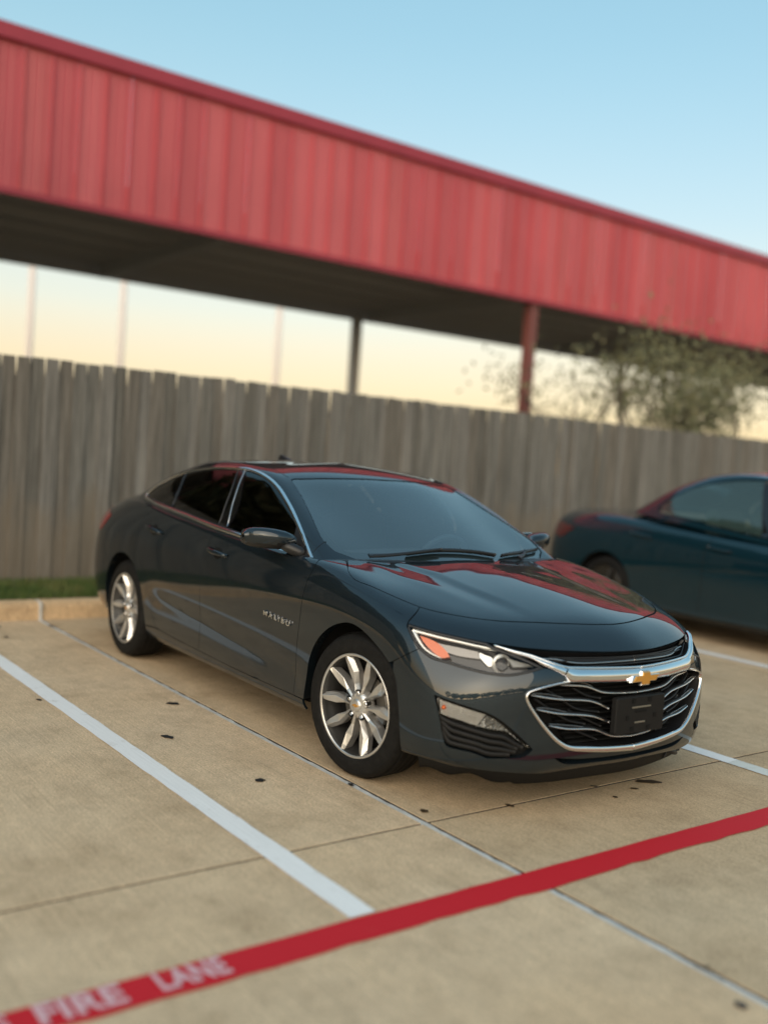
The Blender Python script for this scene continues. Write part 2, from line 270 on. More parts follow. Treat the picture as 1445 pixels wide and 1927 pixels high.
G_ROWS=[T(s) for s in [
"1.20,0,.92 1.18,.27,.92 1.12,.52,.922 1.03,.70,0.94 0.985,0.81,0.945 0.87,0.848,0.92 .5,.868,.93 0,.875,.96 -.5,.872,.99 -.95,.86,1.02 -1.35,.83,1.05 -1.72,.74,1.07 -1.95,.60,1.08 -2.08,.32,1.09 -2.12,0,1.09",
".98,0,1.035 .965,.26,1.033 .91,.49,1.025 0.86,0.7,1.04 0.81,0.79,1.04 0.69,0.825,1.0 .4,.838,1.02 0,.846,1.05 -.5,.842,1.08 -.93,.828,1.10 -1.32,.79,1.12 -1.63,.70,1.13 -1.82,.565,1.135 -1.92,.3,1.14 -1.95,0,1.14",
".73,0,1.16 .715,.25,1.157 .665,.47,1.148 0.61,0.645,1.155 0.56,0.738,1.163 0.45,0.775,1.13 .22,.788,1.14 -.08,.796,1.16 -.5,.792,1.18 -.9,.775,1.19 -1.25,0.745,1.2 -1.5,0.66,1.205 -1.65,.53,1.2 -1.74,.28,1.205 -1.76,0,1.205",
".5,0,1.27 .485,.24,1.267 .435,.45,1.255 0.37,0.6,1.26 0.31,0.685,1.272 0.21,0.72,1.245 .03,.735,1.25 -.2,.743,1.265 -.52,.738,1.275 -.87,.718,1.275 -1.15,0.69,1.275 -1.35,0.61,1.275 -1.47,.49,1.27 -1.54,.26,1.275 -1.56,0,1.275",
".30,0,1.358 .285,.23,1.355 .235,.43,1.345 0.155,0.565,1.345 0.085,0.632,1.355 -0.01,0.66,1.355 -.15,.665,1.362 -.33,.67,1.37 -.58,.663,1.37 -.84,.64,1.358 -1.05,.60,1.34 -1.18,.53,1.332 -1.27,.44,1.332 -1.32,.24,1.335 -1.34,0,1.338",
".02,0,1.412 .01,.2,1.408 -.03,.36,1.398 -.09,.46,1.39 -.15,.5,1.39 -.22,.53,1.395 -.31,.545,1.4 -.42,.55,1.405 -.6,.545,1.405 -.75,.525,1.398 -.87,.49,1.395 -.95,.43,1.388 -1.0,.35,1.386 -1.03,.19,1.388 -1.04,0,1.39",
"-.2,0,1.434 -.23,0,1.434 -.26,0,1.434 -.3,0,1.434 -.34,0,1.434 -.38,0,1.434 -.42,0,1.434 -.46,0,1.434 -.53,0,1.434 -.6,0,1.434 -.65,0,1.434 -.69,0,1.434 -.73,0,1.43 -.76,0,1.43 -.78,0,1.43"]]
class Surf:
    """cubic B-spline sheet; axis 0 = profile rows (bottom->spine), axis 1 = stations (front->rear)"""
    def __init__(s,rows,sharp=1,bump=None):
        D=np.stack(rows); s.nr,s.nc=D.shape[:2]; s.bump=bump
        P=D.copy()
        for _ in range(sharp):
            s.set(P); P=P+(D-s.knots())
        s.set(P)
    def set(s,P):
        M=np.array([1,-1,1.])
        E=np.concatenate([P[:,1:2]*M,P,P[:,-2:-1]*M],1)
        lo=2*E[0:1]-E[1:2]; hi=E[-2:-1]*M
        s.E=np.concatenate([lo,E,hi],0)
    def knots(s):
        w=np.array([1,4,1])/6.
        A=sum(w[i]*s.E[i:i+s.nr] for i in range(3))
        return sum(w[j]*A[:,j:j+s.nc] for j in range(3))
    @staticmethod
    def w(t): return np.stack([(1-t)**3,3*t**3-6*t**2+4,-3*t**3+3*t**2+3*t+1,t**3],-1)/6.
    def raw(s,u,v):
        u=np.asarray(u,float); v=np.asarray(v,float)
        sg=np.where(u<0,-1.,1.); u=np.abs(u)           # u<0 : mirrored side
        ui=np.clip(np.floor(u).astype(int),0,s.nc-2); vi=np.clip(np.floor(v).astype(int),0,s.nr-2)
        wu=s.w(u-ui); wv=s.w(v-vi); out=0
        for a in range(4):
            for b in range(4): out=out+(wv[...,a]*wu[...,b])[...,None]*s.E[vi+a,ui+b]
        out=out.copy(); out[...,1]*=sg
        return out
    def nrm(s,u,v,f=None):
        f=f or s.raw; e=1e-3
        du=f(u+e,v)-f(u-e,v); dv=f(u,np.minimum(v+e,s.nr-1))-f(u,np.maximum(v-e,0))
        n=np.cross(du,dv); n/=np.linalg.norm(n,axis=-1,keepdims=True)+1e-12
        return n   # sign fixed by caller
    def pos(s,u,v):
        p=s.raw(u,v)
        if s.bump is None: return p
        d=s.bump(p); n=s.nrm(u,v); n=n*np.where((n[...,2]>0)|(p[...,1]*n[...,1]>0),1,-1)[...,None]
        return p+n*d[...,None]
    def frame(s,u,v):
        p=s.pos(u,v); n=s.nrm(u,v,s.pos if s.bump is not None else None)
        return p,n
# outlines on the body sheets: (station, row) coordinates
UV=json.loads(r"""{"hood_shut":[[7.639,6.544],[7.484,6.155],[6.962,6.172],[6.14,6.135],[5.475,6.099],[4.637,6.106],[3.851,6.097],[3.067,6.127],[2.123,6.185],[1.298,6.116],[0.654,6.052],[0.0,6.019]],"nose_low":[[6.118,4.934],[5.878,4.946],[5.207,4.963],[4.562,4.966],[3.815,4.955],[3.309,4.99],[2.688,4.986],[2.068,4.975],[1.593,4.95],[1.138,4.923],[0.529,4.907],[0.0,4.918]],"hl_low":[[6.18,4.728],[6.111,4.325],[5.955,4.004],[5.625,3.796],[5.056,3.732],[4.463,3.636],[3.949,3.576],[3.469,3.586],[2.973,3.752],[2.422,4.045]],"hl_chrome_top":[[6.022,4.76],[5.613,4.8],[5.136,4.8],[4.618,4.792],[4.235,4.776],[3.876,4.782],[3.375,4.776],[2.982,4.726]],"hl_chrome_left":[[6.023,4.755],[5.966,4.439],[5.835,4.147],[5.653,4.014],[5.269,3.896]],"hl_amber":[[5.861,4.631],[5.648,4.642],[5.419,4.586],[5.238,4.455],[5.084,4.231],[5.026,4.044],[5.283,3.931],[5.549,4.068],[5.75,4.278],[5.846,4.467]],"wing_top":[[3.62,4.835],[3.205,4.724],[2.667,4.569],[2.185,4.244],[1.845,4.033]],"wing_low":[[3.232,4.635],[2.701,4.437],[2.456,4.168],[2.229,3.977],[1.963,3.687]],"bar_top":[[1.845,4.033],[1.554,3.986],[0.917,3.948],[0.088,3.898]],"bar_low":[[1.966,3.639],[1.858,3.43],[1.468,3.391],[0.812,3.341],[0.036,3.309]],"lg_out":[[1.858,3.43],[2.02,3.39],[2.267,3.308],[2.546,3.205],[2.77,3.105],[2.906,3.018],[2.956,2.868],[2.885,2.661],[2.585,2.245],[2.238,1.889],[1.942,1.648],[1.668,1.495],[1.207,1.4],[0.668,1.318],[0.037,1.252]],"intake":[[1.924,1.297],[1.32,1.152],[0.653,1.018],[0.0,0.907],[0.0,0.332],[0.41,0.608],[0.891,0.764],[1.593,1.032]],"fog_lens":[[5.369,2.614],[4.745,2.497],[4.385,2.42],[3.94,2.316],[3.632,2.183],[3.304,1.984],[2.964,1.756],[2.616,1.51],[2.773,1.555],[3.103,1.729],[3.37,1.878],[3.727,1.899],[4.177,1.968],[4.632,2.055],[5.114,2.128],[5.256,2.163]],"fog_pocket":[[5.438,2.657],[4.748,2.53],[4.388,2.457],[3.944,2.35],[3.625,2.215],[3.287,2.01],[2.952,1.784],[2.578,1.493],[2.744,1.323],[3.254,1.284],[3.711,1.26],[4.124,1.369],[4.67,1.404],[4.866,1.441],[5.087,1.789]],"bumper_bottom":[[6.269,0.523],[5.394,0.686],[4.562,0.664],[3.848,0.755],[2.989,0.688],[2.108,0.418]],"arch_f":[[8.566,1.018],[8.477,1.774],[8.408,2.376],[8.253,2.989],[8.043,3.494],[7.826,3.839],[7.593,4.037],[7.403,3.989],[7.213,3.788],[6.963,3.445],[6.771,3.166],[6.674,2.97],[6.589,2.729],[6.504,2.185],[6.398,1.595],[6.266,0.708]],"seam_bumper":[[5.955,4.004],[6.331,3.639],[6.673,3.257]],"door_f_front":[[8.474,6.025],[8.533,5.538],[8.568,5.034],[8.604,4.198],[8.63,3.669],[8.705,2.591],[8.751,1.818],[8.811,1.001]],"door_bottom":[[8.811,1.001],[9.444,0.988],[10.087,0.993],[10.871,1.079],[11.327,1.102],[11.937,1.156]],"door_split":[[10.723,6.332],[10.748,5.62],[10.802,5.066],[10.818,4.676],[10.816,3.791],[10.836,2.774],[10.883,1.094]],"door_r_rear":[[12.503,5.923],[12.736,5.436],[12.75,5.02],[12.741,4.612],[12.686,4.252],[12.619,4.015],[12.426,3.454],[12.254,2.427],[12.145,1.676],[12.059,1.295],[11.937,1.156]],"arch_r":[[14.411,0.277],[14.191,1.61],[14.09,2.511],[13.87,3.263],[13.603,3.736],[13.319,3.974],[13.05,4.017],[12.789,3.879],[12.601,3.637],[12.458,3.279]],"arch_r_side":[[14.258,0.399],[14.264,1.263],[14.199,2.163],[13.972,3.121],[13.686,3.665],[13.359,3.905],[13.044,3.847],[12.762,3.471],[12.557,2.74],[12.458,1.774],[12.425,0.427]],"tail":[[15.009,4.486],[15.137,4.954],[15.485,5.292],[14.679,5.385],[14.523,5.183],[14.583,4.774]],"dlo":[[4.688,0.0],[4.872,0.112],[5.569,0.303],[6.133,0.383],[6.67,0.42],[7.307,0.411],[7.823,0.449],[8.501,0.522],[9.308,0.55],[9.838,0.609],[10.186,0.657],[10.374,0.896],[10.388,1.383],[10.314,1.93],[10.105,2.52],[9.814,3.124],[9.279,3.499],[8.657,3.712],[8.035,3.878],[7.392,3.977],[6.55,4.086],[5.709,4.159],[4.897,3.942],[4.441,3.599],[4.176,3.145],[4.118,2.523],[4.154,1.85],[4.293,1.086],[4.5,0.356],[4.578,0.051]],"b_pillar_rear":[[6.671,3.979],[6.922,3.18],[7.205,1.963],[7.272,0.682]],"b_pillar_front":[[6.206,3.999],[6.686,3.102],[7.008,1.914],[7.058,0.494]],"quarter_div":[[9.439,3.315],[9.084,2.428],[8.861,1.415],[8.776,0.613]],"sail":[[4.348,1.648],[4.691,1.417],[5.182,0.924],[5.468,0.33]],"ws":[[0.0,3.927],[0.582,3.939],[1.143,3.935],[1.923,3.93],[2.803,3.816],[3.045,3.699],[3.152,2.816],[3.298,1.877],[3.409,1.009],[3.315,0.802],[3.198,0.565],[2.913,0.424]],"ws_frit":[[0.247,3.608],[1.292,3.638],[2.082,3.618],[2.665,3.505],[2.802,3.406],[3.009,2.401],[3.069,1.639],[3.05,1.198],[2.96,0.898],[2.818,0.66],[2.676,0.576]],"a_seam":[[4.369,0.509],[4.185,0.581],[3.782,0.732],[3.44,0.875],[3.329,0.918]],"roof_seam":[[2.998,3.798],[2.994,4.125],[3.301,4.761],[4.181,4.998]],"handle_f":[[10.735,5.319],[10.537,5.248],[10.31,5.246]],"handle_r":[[12.503,5.298],[12.231,5.261],[11.947,5.218]],"badge":[[9.427,3.528],[8.842,3.381]],"hood_rear":[[6.381,9.0],[6.477,8.771],[6.742,8.546],[7.16,8.209],[7.53,7.856],[7.821,7.549],[8.07,7.289]]}""")
GR=[[[2.031,3.32],[1.38,3.228],[0.96,2.982],[0.523,2.908],[0,2.88]],[[2.81,2.941],[2.097,2.808],[1.227,2.701],[0.776,2.455]],[[2.637,2.504],[2.068,2.386],[1.19,2.269],[0.714,2.067]],[[2.253,2.069],[1.766,1.966],[1.066,1.894],[0.557,1.659],[0.166,1.603],[0.0,1.586]]]
GD=[[[2.392,3.11],[1.962,2.772],[1.574,2.464],[0.937,2.305]],[[1.667,3.134],[1.309,2.845],[0.932,2.719]],[[2.672,2.776],[2.237,2.469],[1.734,2.142],[1.256,2.002]],[[1.768,2.428],[1.277,2.143],[0.84,1.908]],[[1.491,1.854],[0.876,1.533]]]
# ------------------------------------------------------------------ spline body sheets
def smooth01(t): t=np.clip(t,0,1); return t*t*(3-2*t)
def hood_relief(P):
    x,y,z=P[...,0],np.abs(P[...,1]),P[...,2]
    yc=np.interp(x,[1.0,1.1,1.35,1.6,1.8,2.0],[.52,.48,.405,.385,.363,.345])
    m=smooth01((x-1.0)/.1)*smooth01((2.12-x)/.5)*(z>.72)
    d=.0065*m*(1-smooth01((y-yc+.045)/.09))
    yc2=np.interp(x,[1.0,1.1,1.35,1.6,1.8,2.0],[.63,.61,.58,.52,.49,.46])
    d=d+.0025*m*np.exp(-((y-yc2)/.06)**2)
    # shallow scallop along the lower doors
    zl=np.interp(x,[-1.0,-.2,.5,.95],[.50,.46,.40,.34]); ms=smooth01((x+1.05)/.25)*smooth01((1.02-x)/.15)*(y>.8)
    d=d-.005*ms*np.exp(-((z-zl)/.075)**2)
    return d
class Sheet(Surf):
    def __init__(s,rows,bump=None,urow=4,vcol=10,cz=.55):
        Surf.__init__(s,rows,1,bump); s.cz=cz
        uu=np.linspace(0,s.nc-1,(s.nc-1)*8+1); P=s.raw(uu,np.full_like(uu,float(urow)))
        s.tu=uu; s.mu=np.concatenate([[0],np.cumsum(np.linalg.norm(np.diff(P,axis=0),axis=1))])
        vv=np.linspace(0,s.nr-1,(s.nr-1)*8+1); P=s.raw(np.full_like(vv,float(vcol)),vv)
        s.tv=vv; s.mv=np.concatenate([[0],np.cumsum(np.linalg.norm(np.diff(P,axis=0),axis=1))])
    def m(s,uv):
        uv=np.asarray(uv,float); return np.stack([np.sign(uv[:,0])*np.interp(np.abs(uv[:,0]),s.tu,s.mu),np.interp(uv[:,1],s.tv,s.mv)],1)
    def im(s,q):
        q=np.asarray(q,float); return np.stack([np.sign(q[:,0])*np.interp(np.abs(q[:,0]),s.mu,s.tu),np.interp(q[:,1],s.mv,s.tv)],1)
    def at(s,uv):
        """positions and outward normals for (u,v) pairs"""
        uv=np.asarray(uv,float); p,n=s.frame(uv[:,0],uv[:,1])
        c=p.copy(); c[:,0]=np.clip(p[:,0],-1.4,1.4); c[:,1]=0; c[:,2]=s.cz
        n=n*np.where((n*(p-c)).sum(1)<0,-1,1)[:,None]
        seam=np.abs(p[:,1])<1e-4; n[seam,1]=0; n/=np.linalg.norm(n,axis=1,keepdims=True)
        return p,n
def crom(pts, step=.02):
    """smooth open curve through pts (metric space), resampled"""
    P=np.asarray(pts,float)
    if len(P)<3: 
        n=max(2,int(np.linalg.norm(P[-1]-P[0])/step)+1); return P[0]+(P[-1]-P[0])*np.linspace(0,1,n)[:,None]
    E=np.concatenate([[2*P[0]-P[1]],P,[2*P[-1]-P[-2]]]); out=[]
    for i in range(len(P)-1):
        p0,p1,p2,p3=E[i:i+4]; d=np.linalg.norm(p2-p1); n=max(1,int(math.ceil(d/step)))
        k0,k1,k2=[max(np.linalg.norm(b-a),1e-6)**.5 for a,b in((p0,p1),(p1,p2),(p2,p3))]
        m1=(p2-p1)+ (k1*( (p1-p0)/k0-(p2-p0)/(k0+k1))); m2=(p2-p1)+(k1*((p3-p2)/k2-(p3-p1)/(k1+k2)))
        t=(np.arange(n)/n)[:,None]; out.append((2*t**3-3*t**2+1)*p1+(t**3-2*t**2+t)*m1+(-2*t**3+3*t**2)*p2+(t**3-t**2)*m2)
    out.append(P[-1:]); return np.concatenate(out)
def path(S,*segs,step=.02):
    """closed outline in metric space from smooth open segments; corners stay where segments meet"""
    out=[]
    for sg in segs:
        q=crom(S.m(sg),step)
        if out and np.linalg.norm(out[-1][-1]-q[0])>1e-5:
            out.append(crom(np.array([out[-1][-1],q[0]]),step)[1:-1].reshape(-1,2))
        out.append(q)
    P=np.concatenate(out); cl=crom(np.array([P[-1],P[0]]),step)[1:-1].reshape(-1,2)
    P=np.concatenate([P,cl]); keep=np.linalg.norm(P-np.roll(P,1,0),axis=1)>1e-4
    return P[keep]
def mirror_union(half):
    """half outline starting and ending on u=0 -> whole outline across the centreline"""
    k=half[np.concatenate([[True],np.linalg.norm(np.diff(half,axis=0),axis=1)>1e-5])]
    on=np.abs(k[:,0])<2e-3
    # drop the stretch that runs along u=0 (the closing edge), keep its two ends
    idx=[i for i in range(len(k)) if not (on[i] and on[i-1] and on[(i+1)%len(k)])]
    k=k[idx]; on=np.abs(k[:,0])<2e-3
    # rotate so that the list starts at the first centre point after the closing edge
    st=[i for i in range(len(k)) if on[i] and on[i-1]]
    if st: k=np.roll(k,-st[0],0)
    a=k.copy(); b=k[::-1].copy(); b[:,0]*=-1
    full=np.concatenate([a,b]); keep=np.linalg.norm(full-np.roll(full,1,0),axis=1)>1e-4
    return full[keep]
def inside(P,poly):
    x,y=P[:,0],P[:,1]; r_=np.zeros(len(P),bool); a=poly; b=np.roll(poly,-1,0)
    for (x1,y1),(x2,y2) in zip(a,b):
        if y1==y2: continue
        c_=((y1>y)!=(y2>y))&(x<(x2-x1)*(y-y1)/(y2-y1)+x1); r_^=c_
    return r_
def area(p): return .5*np.sum(p[:,0]*np.roll(p[:,1],-1)-np.roll(p[:,0],-1)*p[:,1])
def inset(p,d):
    """move a closed outline inwards by d"""
    s=1 if area(p)>0 else -1
    t=np.roll(p,-1,0)-np.roll(p,1,0); t/=np.linalg.norm(t,axis=1,keepdims=True)+1e-9
    return p+s*d*np.stack([-t[:,1],t[:,0]],1)
def clip_half(poly,a,b,keep_sign):
    """part of a closed outline on one side of the line a-b"""
    a=np.asarray(a);b=np.asarray(b); n=np.array([-(b-a)[1],(b-a)[0]]); s=((poly-a)@n)*keep_sign; out=[]
    for i in range(len(poly)):
        j=(i+1)%len(poly)
        if s[i]>=0: out.append(poly[i])
        if (s[i]>=0)!=(s[j]>=0): out.append(poly[i]+(poly[j]-poly[i])*s[i]/(s[i]-s[j]))
    P=np.array(out); P2=[]
    for i in range(len(P)):
        q=P[(i+1)%len(P)]; L=np.linalg.norm(q-P[i]); k=max(1,int(L/.025))
        for t in range(k): P2.append(P[i]+(q-P[i])*t/k)
    return np.array(P2)
def panel(name,S,regions,material,parent=None,off=0.,rim=.012,h=.03,gap=.0018,fn=None,thick_mat=None):
    """sheet-metal panel: regions = [(outline, [holes])] in metric (u,v); gets rolled edges"""
    V=[];F=[];LN=[]
    for outer,holes in regions:
        loops=[inset(outer,gap)]+[inset(hh,-gap) for hh in holes]
        allb=np.concatenate(loops)
        lo,hi=loops[0].min(0),loops[0].max(0)
        gx=np.arange(lo[0]+h*.5,hi[0],h); gy=np.arange(lo[1]+h*.5,hi[1],h*.8)
        g=np.stack(np.meshgrid(gx,gy),-1).reshape(-1,2)
        if len(g):
            k=inside(g,loops[0])
            for hh in loops[1:]: k&=~inside(g,hh)
            g=g[k]
        if len(g):
            d=np.full(len(g),9.)
            for i in range(0,len(allb),64): d=np.minimum(d,np.linalg.norm(g[:,None]-allb[None,i:i+64],axis=2).min(1))
            g=g[d>h*.35]
        pts=np.concatenate([allb,g]); edges=[];b=0
        for L in loops: edges+=[(b+i,b+(i+1)%len(L)) for i in range(len(L))]; b+=len(L)
        vo,eo,fo,ov,oe,of=delaunay_2d_cdt([Vector(p) for p in pts],edges,[],0,1e-6)
        Q=np.array([tuple(v) for v in vo]); T_=np.array([t for t in fo if len(t)==3])
        cen=Q[T_].mean(1); k=inside(cen,loops[0])
        for hh in loops[1:]: k&=~inside(cen,hh)
        T_=T_[k]
        p,n=S.at(S.im(Q)); o_=off if fn is None else off+fn(p)
        p=p+n*(o_[:,None] if hasattr(o_,'__len__') else o_)
        gn=np.cross(p[T_[:,1]]-p[T_[:,0]],p[T_[:,2]]-p[T_[:,0]]); fl=(gn*n[T_].mean(1)).sum(1)<0
        T_[fl]=T_[fl][:,::-1]
        base=len(V); V+=list(p)
        for t in T_: F.append(tuple(base+t)); LN+=[n[t[0]],n[t[1]],n[t[2]]]
        if rim:
            for li,L in enumerate(loops):
                p,n=S.at(S.im(L)); o_=off if fn is None else off+fn(p)
                p=p+n*(o_[:,None] if hasattr(o_,'__len__') else o_); q=p-n*rim
                base=len(V); m_=len(L); V+=list(p)+list(q)
                for i in range(m_):
                    j=(i+1)%m_; fnm=np.cross(p[j]-p[i],q[j]-p[i]); fnm/=np.linalg.norm(fnm)+1e-12
                    F.append((base+i,base+j,base+m_+j,base+m_+i)); LN+=[fnm]*4
    return mesh_obj(name,V,F,material,parent,True,LN)
def curve_on(S,uv,step=.015,off=0.,metric=False):
    q=np.asarray(uv,float) if metric else crom(S.m(uv),step)
    p,n=S.at(S.im(q)); return p+n*off,n
def sweep(name,P,Nn,width,height,material,parent=None,closed=False,flat=False):
    """raised strip with a rounded section along a curve on the body"""
    n=len(P); width=np.broadcast_to(width,(n,)); height=np.broadcast_to(height,(n,))
    T_=np.roll(P,-1,0)-np.roll(P,1,0)
    if not closed: T_[0]=P[1]-P[0]; T_[-1]=P[-1]-P[-2]
    T_/=np.linalg.norm(T_,axis=1,keepdims=True)+1e-9; Bn=np.cross(Nn,T_); Bn/=np.linalg.norm(Bn,axis=1,keepdims=True)+1e-9
    sec=[(-.5,-.6),(-.5,.2),(-.38,.72),(-.15,1),(.15,1),(.38,.72),(.5,.2),(.5,-.6)]
    V=[];F=[];k=len(sec)
    for i in range(n):
        for a,b in sec: V.append(P[i]+Bn[i]*a*width[i]+Nn[i]*b*height[i])
    for i in range(n if closed else n-1):
        j=(i+1)%n
        for s in range(k-1): F.append((i*k+s,i*k+s+1,j*k+s+1,j*k+s))
    if not closed: F.append(tuple(range(k))); F.append(tuple((n-1)*k+s for s in range(k))[::-1])
    return mesh_obj(name,V,F,material,parent,True)
def loft(name,S,A,B,material,parent=None,h=.008,off=.0,n=9,mirror=False,rims=.02,power=.7,side=1):
    """band between two curves on the body with a convex section"""
    a=crom(S.m(A),.012); b=crom(S.m(B),.012); k=max(len(a),len(b))
    def rs(q): 
        s=np.concatenate([[0],np.cumsum(np.linalg.norm(np.diff(q,axis=0),axis=1))]); t=np.linspace(0,s[-1],k); return np.stack([np.interp(t,s,q[:,0]),np.interp(t,s,q[:,1])],1)
    a,b=rs(a),rs(b); V=[];F=[]
    sides=[1,-1] if mirror else [side]
    for sg in sides:
        base=len(V); cols=n+2
        for j in range(n):
            t=j/(n-1); q=a+(b-a)*t; q=q*np.array([sg,1]); p,nn=S.at(S.im(q)); hh=h*max(math.sin(math.pi*t),0)**power
            if j==0: V+=list(p+nn*(off-rims))
            V+=list(p+nn*(off+hh))
            if j==n-1: V+=list(p+nn*(off-rims))
        for j in range(cols-1):
            for i in range(k-1):
                qd=(base+j*k+i,base+j*k+i+1,base+(j+1)*k+i+1,base+(j+1)*k+i); F.append(qd if sg>0 else qd[::-1])
    o=mesh_obj(name,V,F,material,parent,True); return o
# ------------------------------------------------------------------ the dark sedan
B=Sheet(B_ROWS,hood_relief,4,10); G=Sheet(G_ROWS,None,2,7,cz=.9)
def mir(q): return q*np.array([-1,1])
def both(fn):
    for sg in(1,-1): fn(sg)
def sgn(q,sg): return q if sg>0 else mir(q)
E_=lambda k:[tuple(x) for x in UV[k]]
def build_wheel(name,parent,loc,rz,side,mats=True,tyre_r=.333,rim_r=.240):
    """wheel with its outer face towards -Y (side=-1) or +Y"""
    w_=empty(name,loc,rz+(0 if side<0 else math.pi),parent)
    # tyre : outer face at y=-.112
    prof=[(.226,.10),(.245,.112),(.275,.118),(.305,.112),(.322,.098),(.330,.082),(.333,.05),(.3335,0),(.333,-.05),(.330,-.082),(.322,-.098),(.3105,-.1085),(.306,-.1105),(.303,-.1105),(.285,-.1165),(.262,-.1175),(.250,-.115),(.246,-.1145),(.243,-.109),(.240,-.100),(.226,-.096)]
    t=MB().lathe(prof,72).build('tyre',M_RUB,w_,True)
    # tread grooves as ribs
    tr=MB()
    for yy in(-.06,-.02,.02,.06): tr.lathe([(.3345,yy-.012),(.337,yy-.010),(.337,yy+.010),(.3345,yy+.012)],72)
    tr.build('tread',M_RUB,w_,False)
    rim=MB().lathe([(.2235,-.094),(.2395,-.098),(.2425,-.105),(.2405,-.110),(.2345,-.1105),(.2295,-.107),(.2265,-.098),(.224,-.085),(.218,-.06),(.205,-.03),(.200,.06),(.21,.10)],72).build('rim',M_BARREL,w_,True)
    MB().lathe([(.2425,-.104),(.2408,-.1103),(.2345,-.1108),(.2285,-.1065)],72).build('rim_lip',M_RIM,w_,True)
    # ten blades in five pairs
    for k in range(10):
        pair=k//2; m_=1 if k%2 else -1; ang=math.radians(90+72*pair+18*m_)
        R_=[.042,.098,.152,.205,.231]
        inn=[.0102,.0125,.0255,.0210,.0145]   # towards the pair's gap
        out=[.0082,.0098,.0215,.0200,.0160]
        dep=[-.088,-.0835,-.0885,-.1015,-.1065]
        rdg=[.0,.003,.0135,.004,.0]
        mb=MB(); V=[]
        for i,rr in enumerate(R_):
            c_=0
            xs=[(-m_*inn[i])+c_, (-m_*(rdg[i]))+c_, (m_*out[i])+c_]
            ds=[dep[i]+.022, dep[i], dep[i]+.006]
            V+= [(rr,xs[0]*1.0,dep[i]+.05),(rr,xs[0],ds[0]),(rr,xs[1],ds[1]),(rr,xs[2],ds[2]),(rr,xs[2],dep[i]+.05)]
        P3=[]
        for (rr,tt,dd) in V:
            x=rr*math.cos(ang)-tt*math.sin(ang); z=rr*math.sin(ang)+tt*math.cos(ang); P3.append((x,dd,z))
        F=[]
        for i in range(len(R_)-1):
            for j in range(4): F.append((i*5+j,i*5+j+1,(i+1)*5+j+1,(i+1)*5+j))
        mb.add(P3,F); o=mb.build('spoke',M_RIM,w_,False,bevel=.0012)
    hub=MB().lathe([(.0,-.088),(.040,-.088),(.056,-.084),(.066,-.072),(.070,-.04)],40).build('hub',M_RIM,w_,True)
    cap=MB().lathe([(0,-.0975),(.022,-.0965),(.029,-.093),(.031,-.086)],32).build('centre_cap',M_RIM,w_,True)
    mb=MB(); bow=[(-.019,-.004),(-.006,-.004),(-.006,-.0075),(.006,-.0075),(.006,-.004),(.019,-.004),(.016,.004),(.006,.004),(.006,.0075),(-.006,.0075),(-.006,.004),(-.016,.004)]
    n_=len(bow); mb.add([(x,-.0995,z) for x,z in bow]+[(x,-.094,z) for x,z in bow],[tuple(range(n_))]+[(i,(i+1)%n_,n_+(i+1)%n_,n_+i) for i in range(n_)]); mb.build('cap_emblem',M_GOLD,w_)
    for k in range(5):
        a=math.radians(90+72*k); c_,s_=math.cos(a)*.058,math.sin(a)*.058
        mb=MB().lathe([(.0165,-.088),(.0165,-.080),(.0125,-.074),(.0125,-.06)],16); mb.v=[(x+c_,y,z+s_) for x,y,z in mb.v]; o=mb.build('lug_pocket',M_BARREL,w_,True)
        mb=MB().lathe([(0,-.090),(.008,-.090),(.0105,-.087),(.0105,-.06)],6); mb.v=[(x+c_,y,z+s_) for x,y,z in mb.v]; mb.build('lug_nut',M_CHROME,w_,False)
    MB().lathe([(.07,-.03),(.145,-.03),(.145,-.005),(.07,-.005)],48).build('brake_disc',M_DISC,w_,False)
    MB().lathe([(.0,-.012),(.215,-.012),(.215,.02)],40).build('back_plate',M_MATTE,w_,False)
    a0=math.radians(-25) if side<0 else math.radians(155)
    cal=MB().lathe([(.095,-.045),(.150,-.045),(.158,-.035),(.158,.0),(.095,.0)],10,a0,a0+math.radians(62)).build('brake_caliper',M_DISC,w_,False)
    return w_
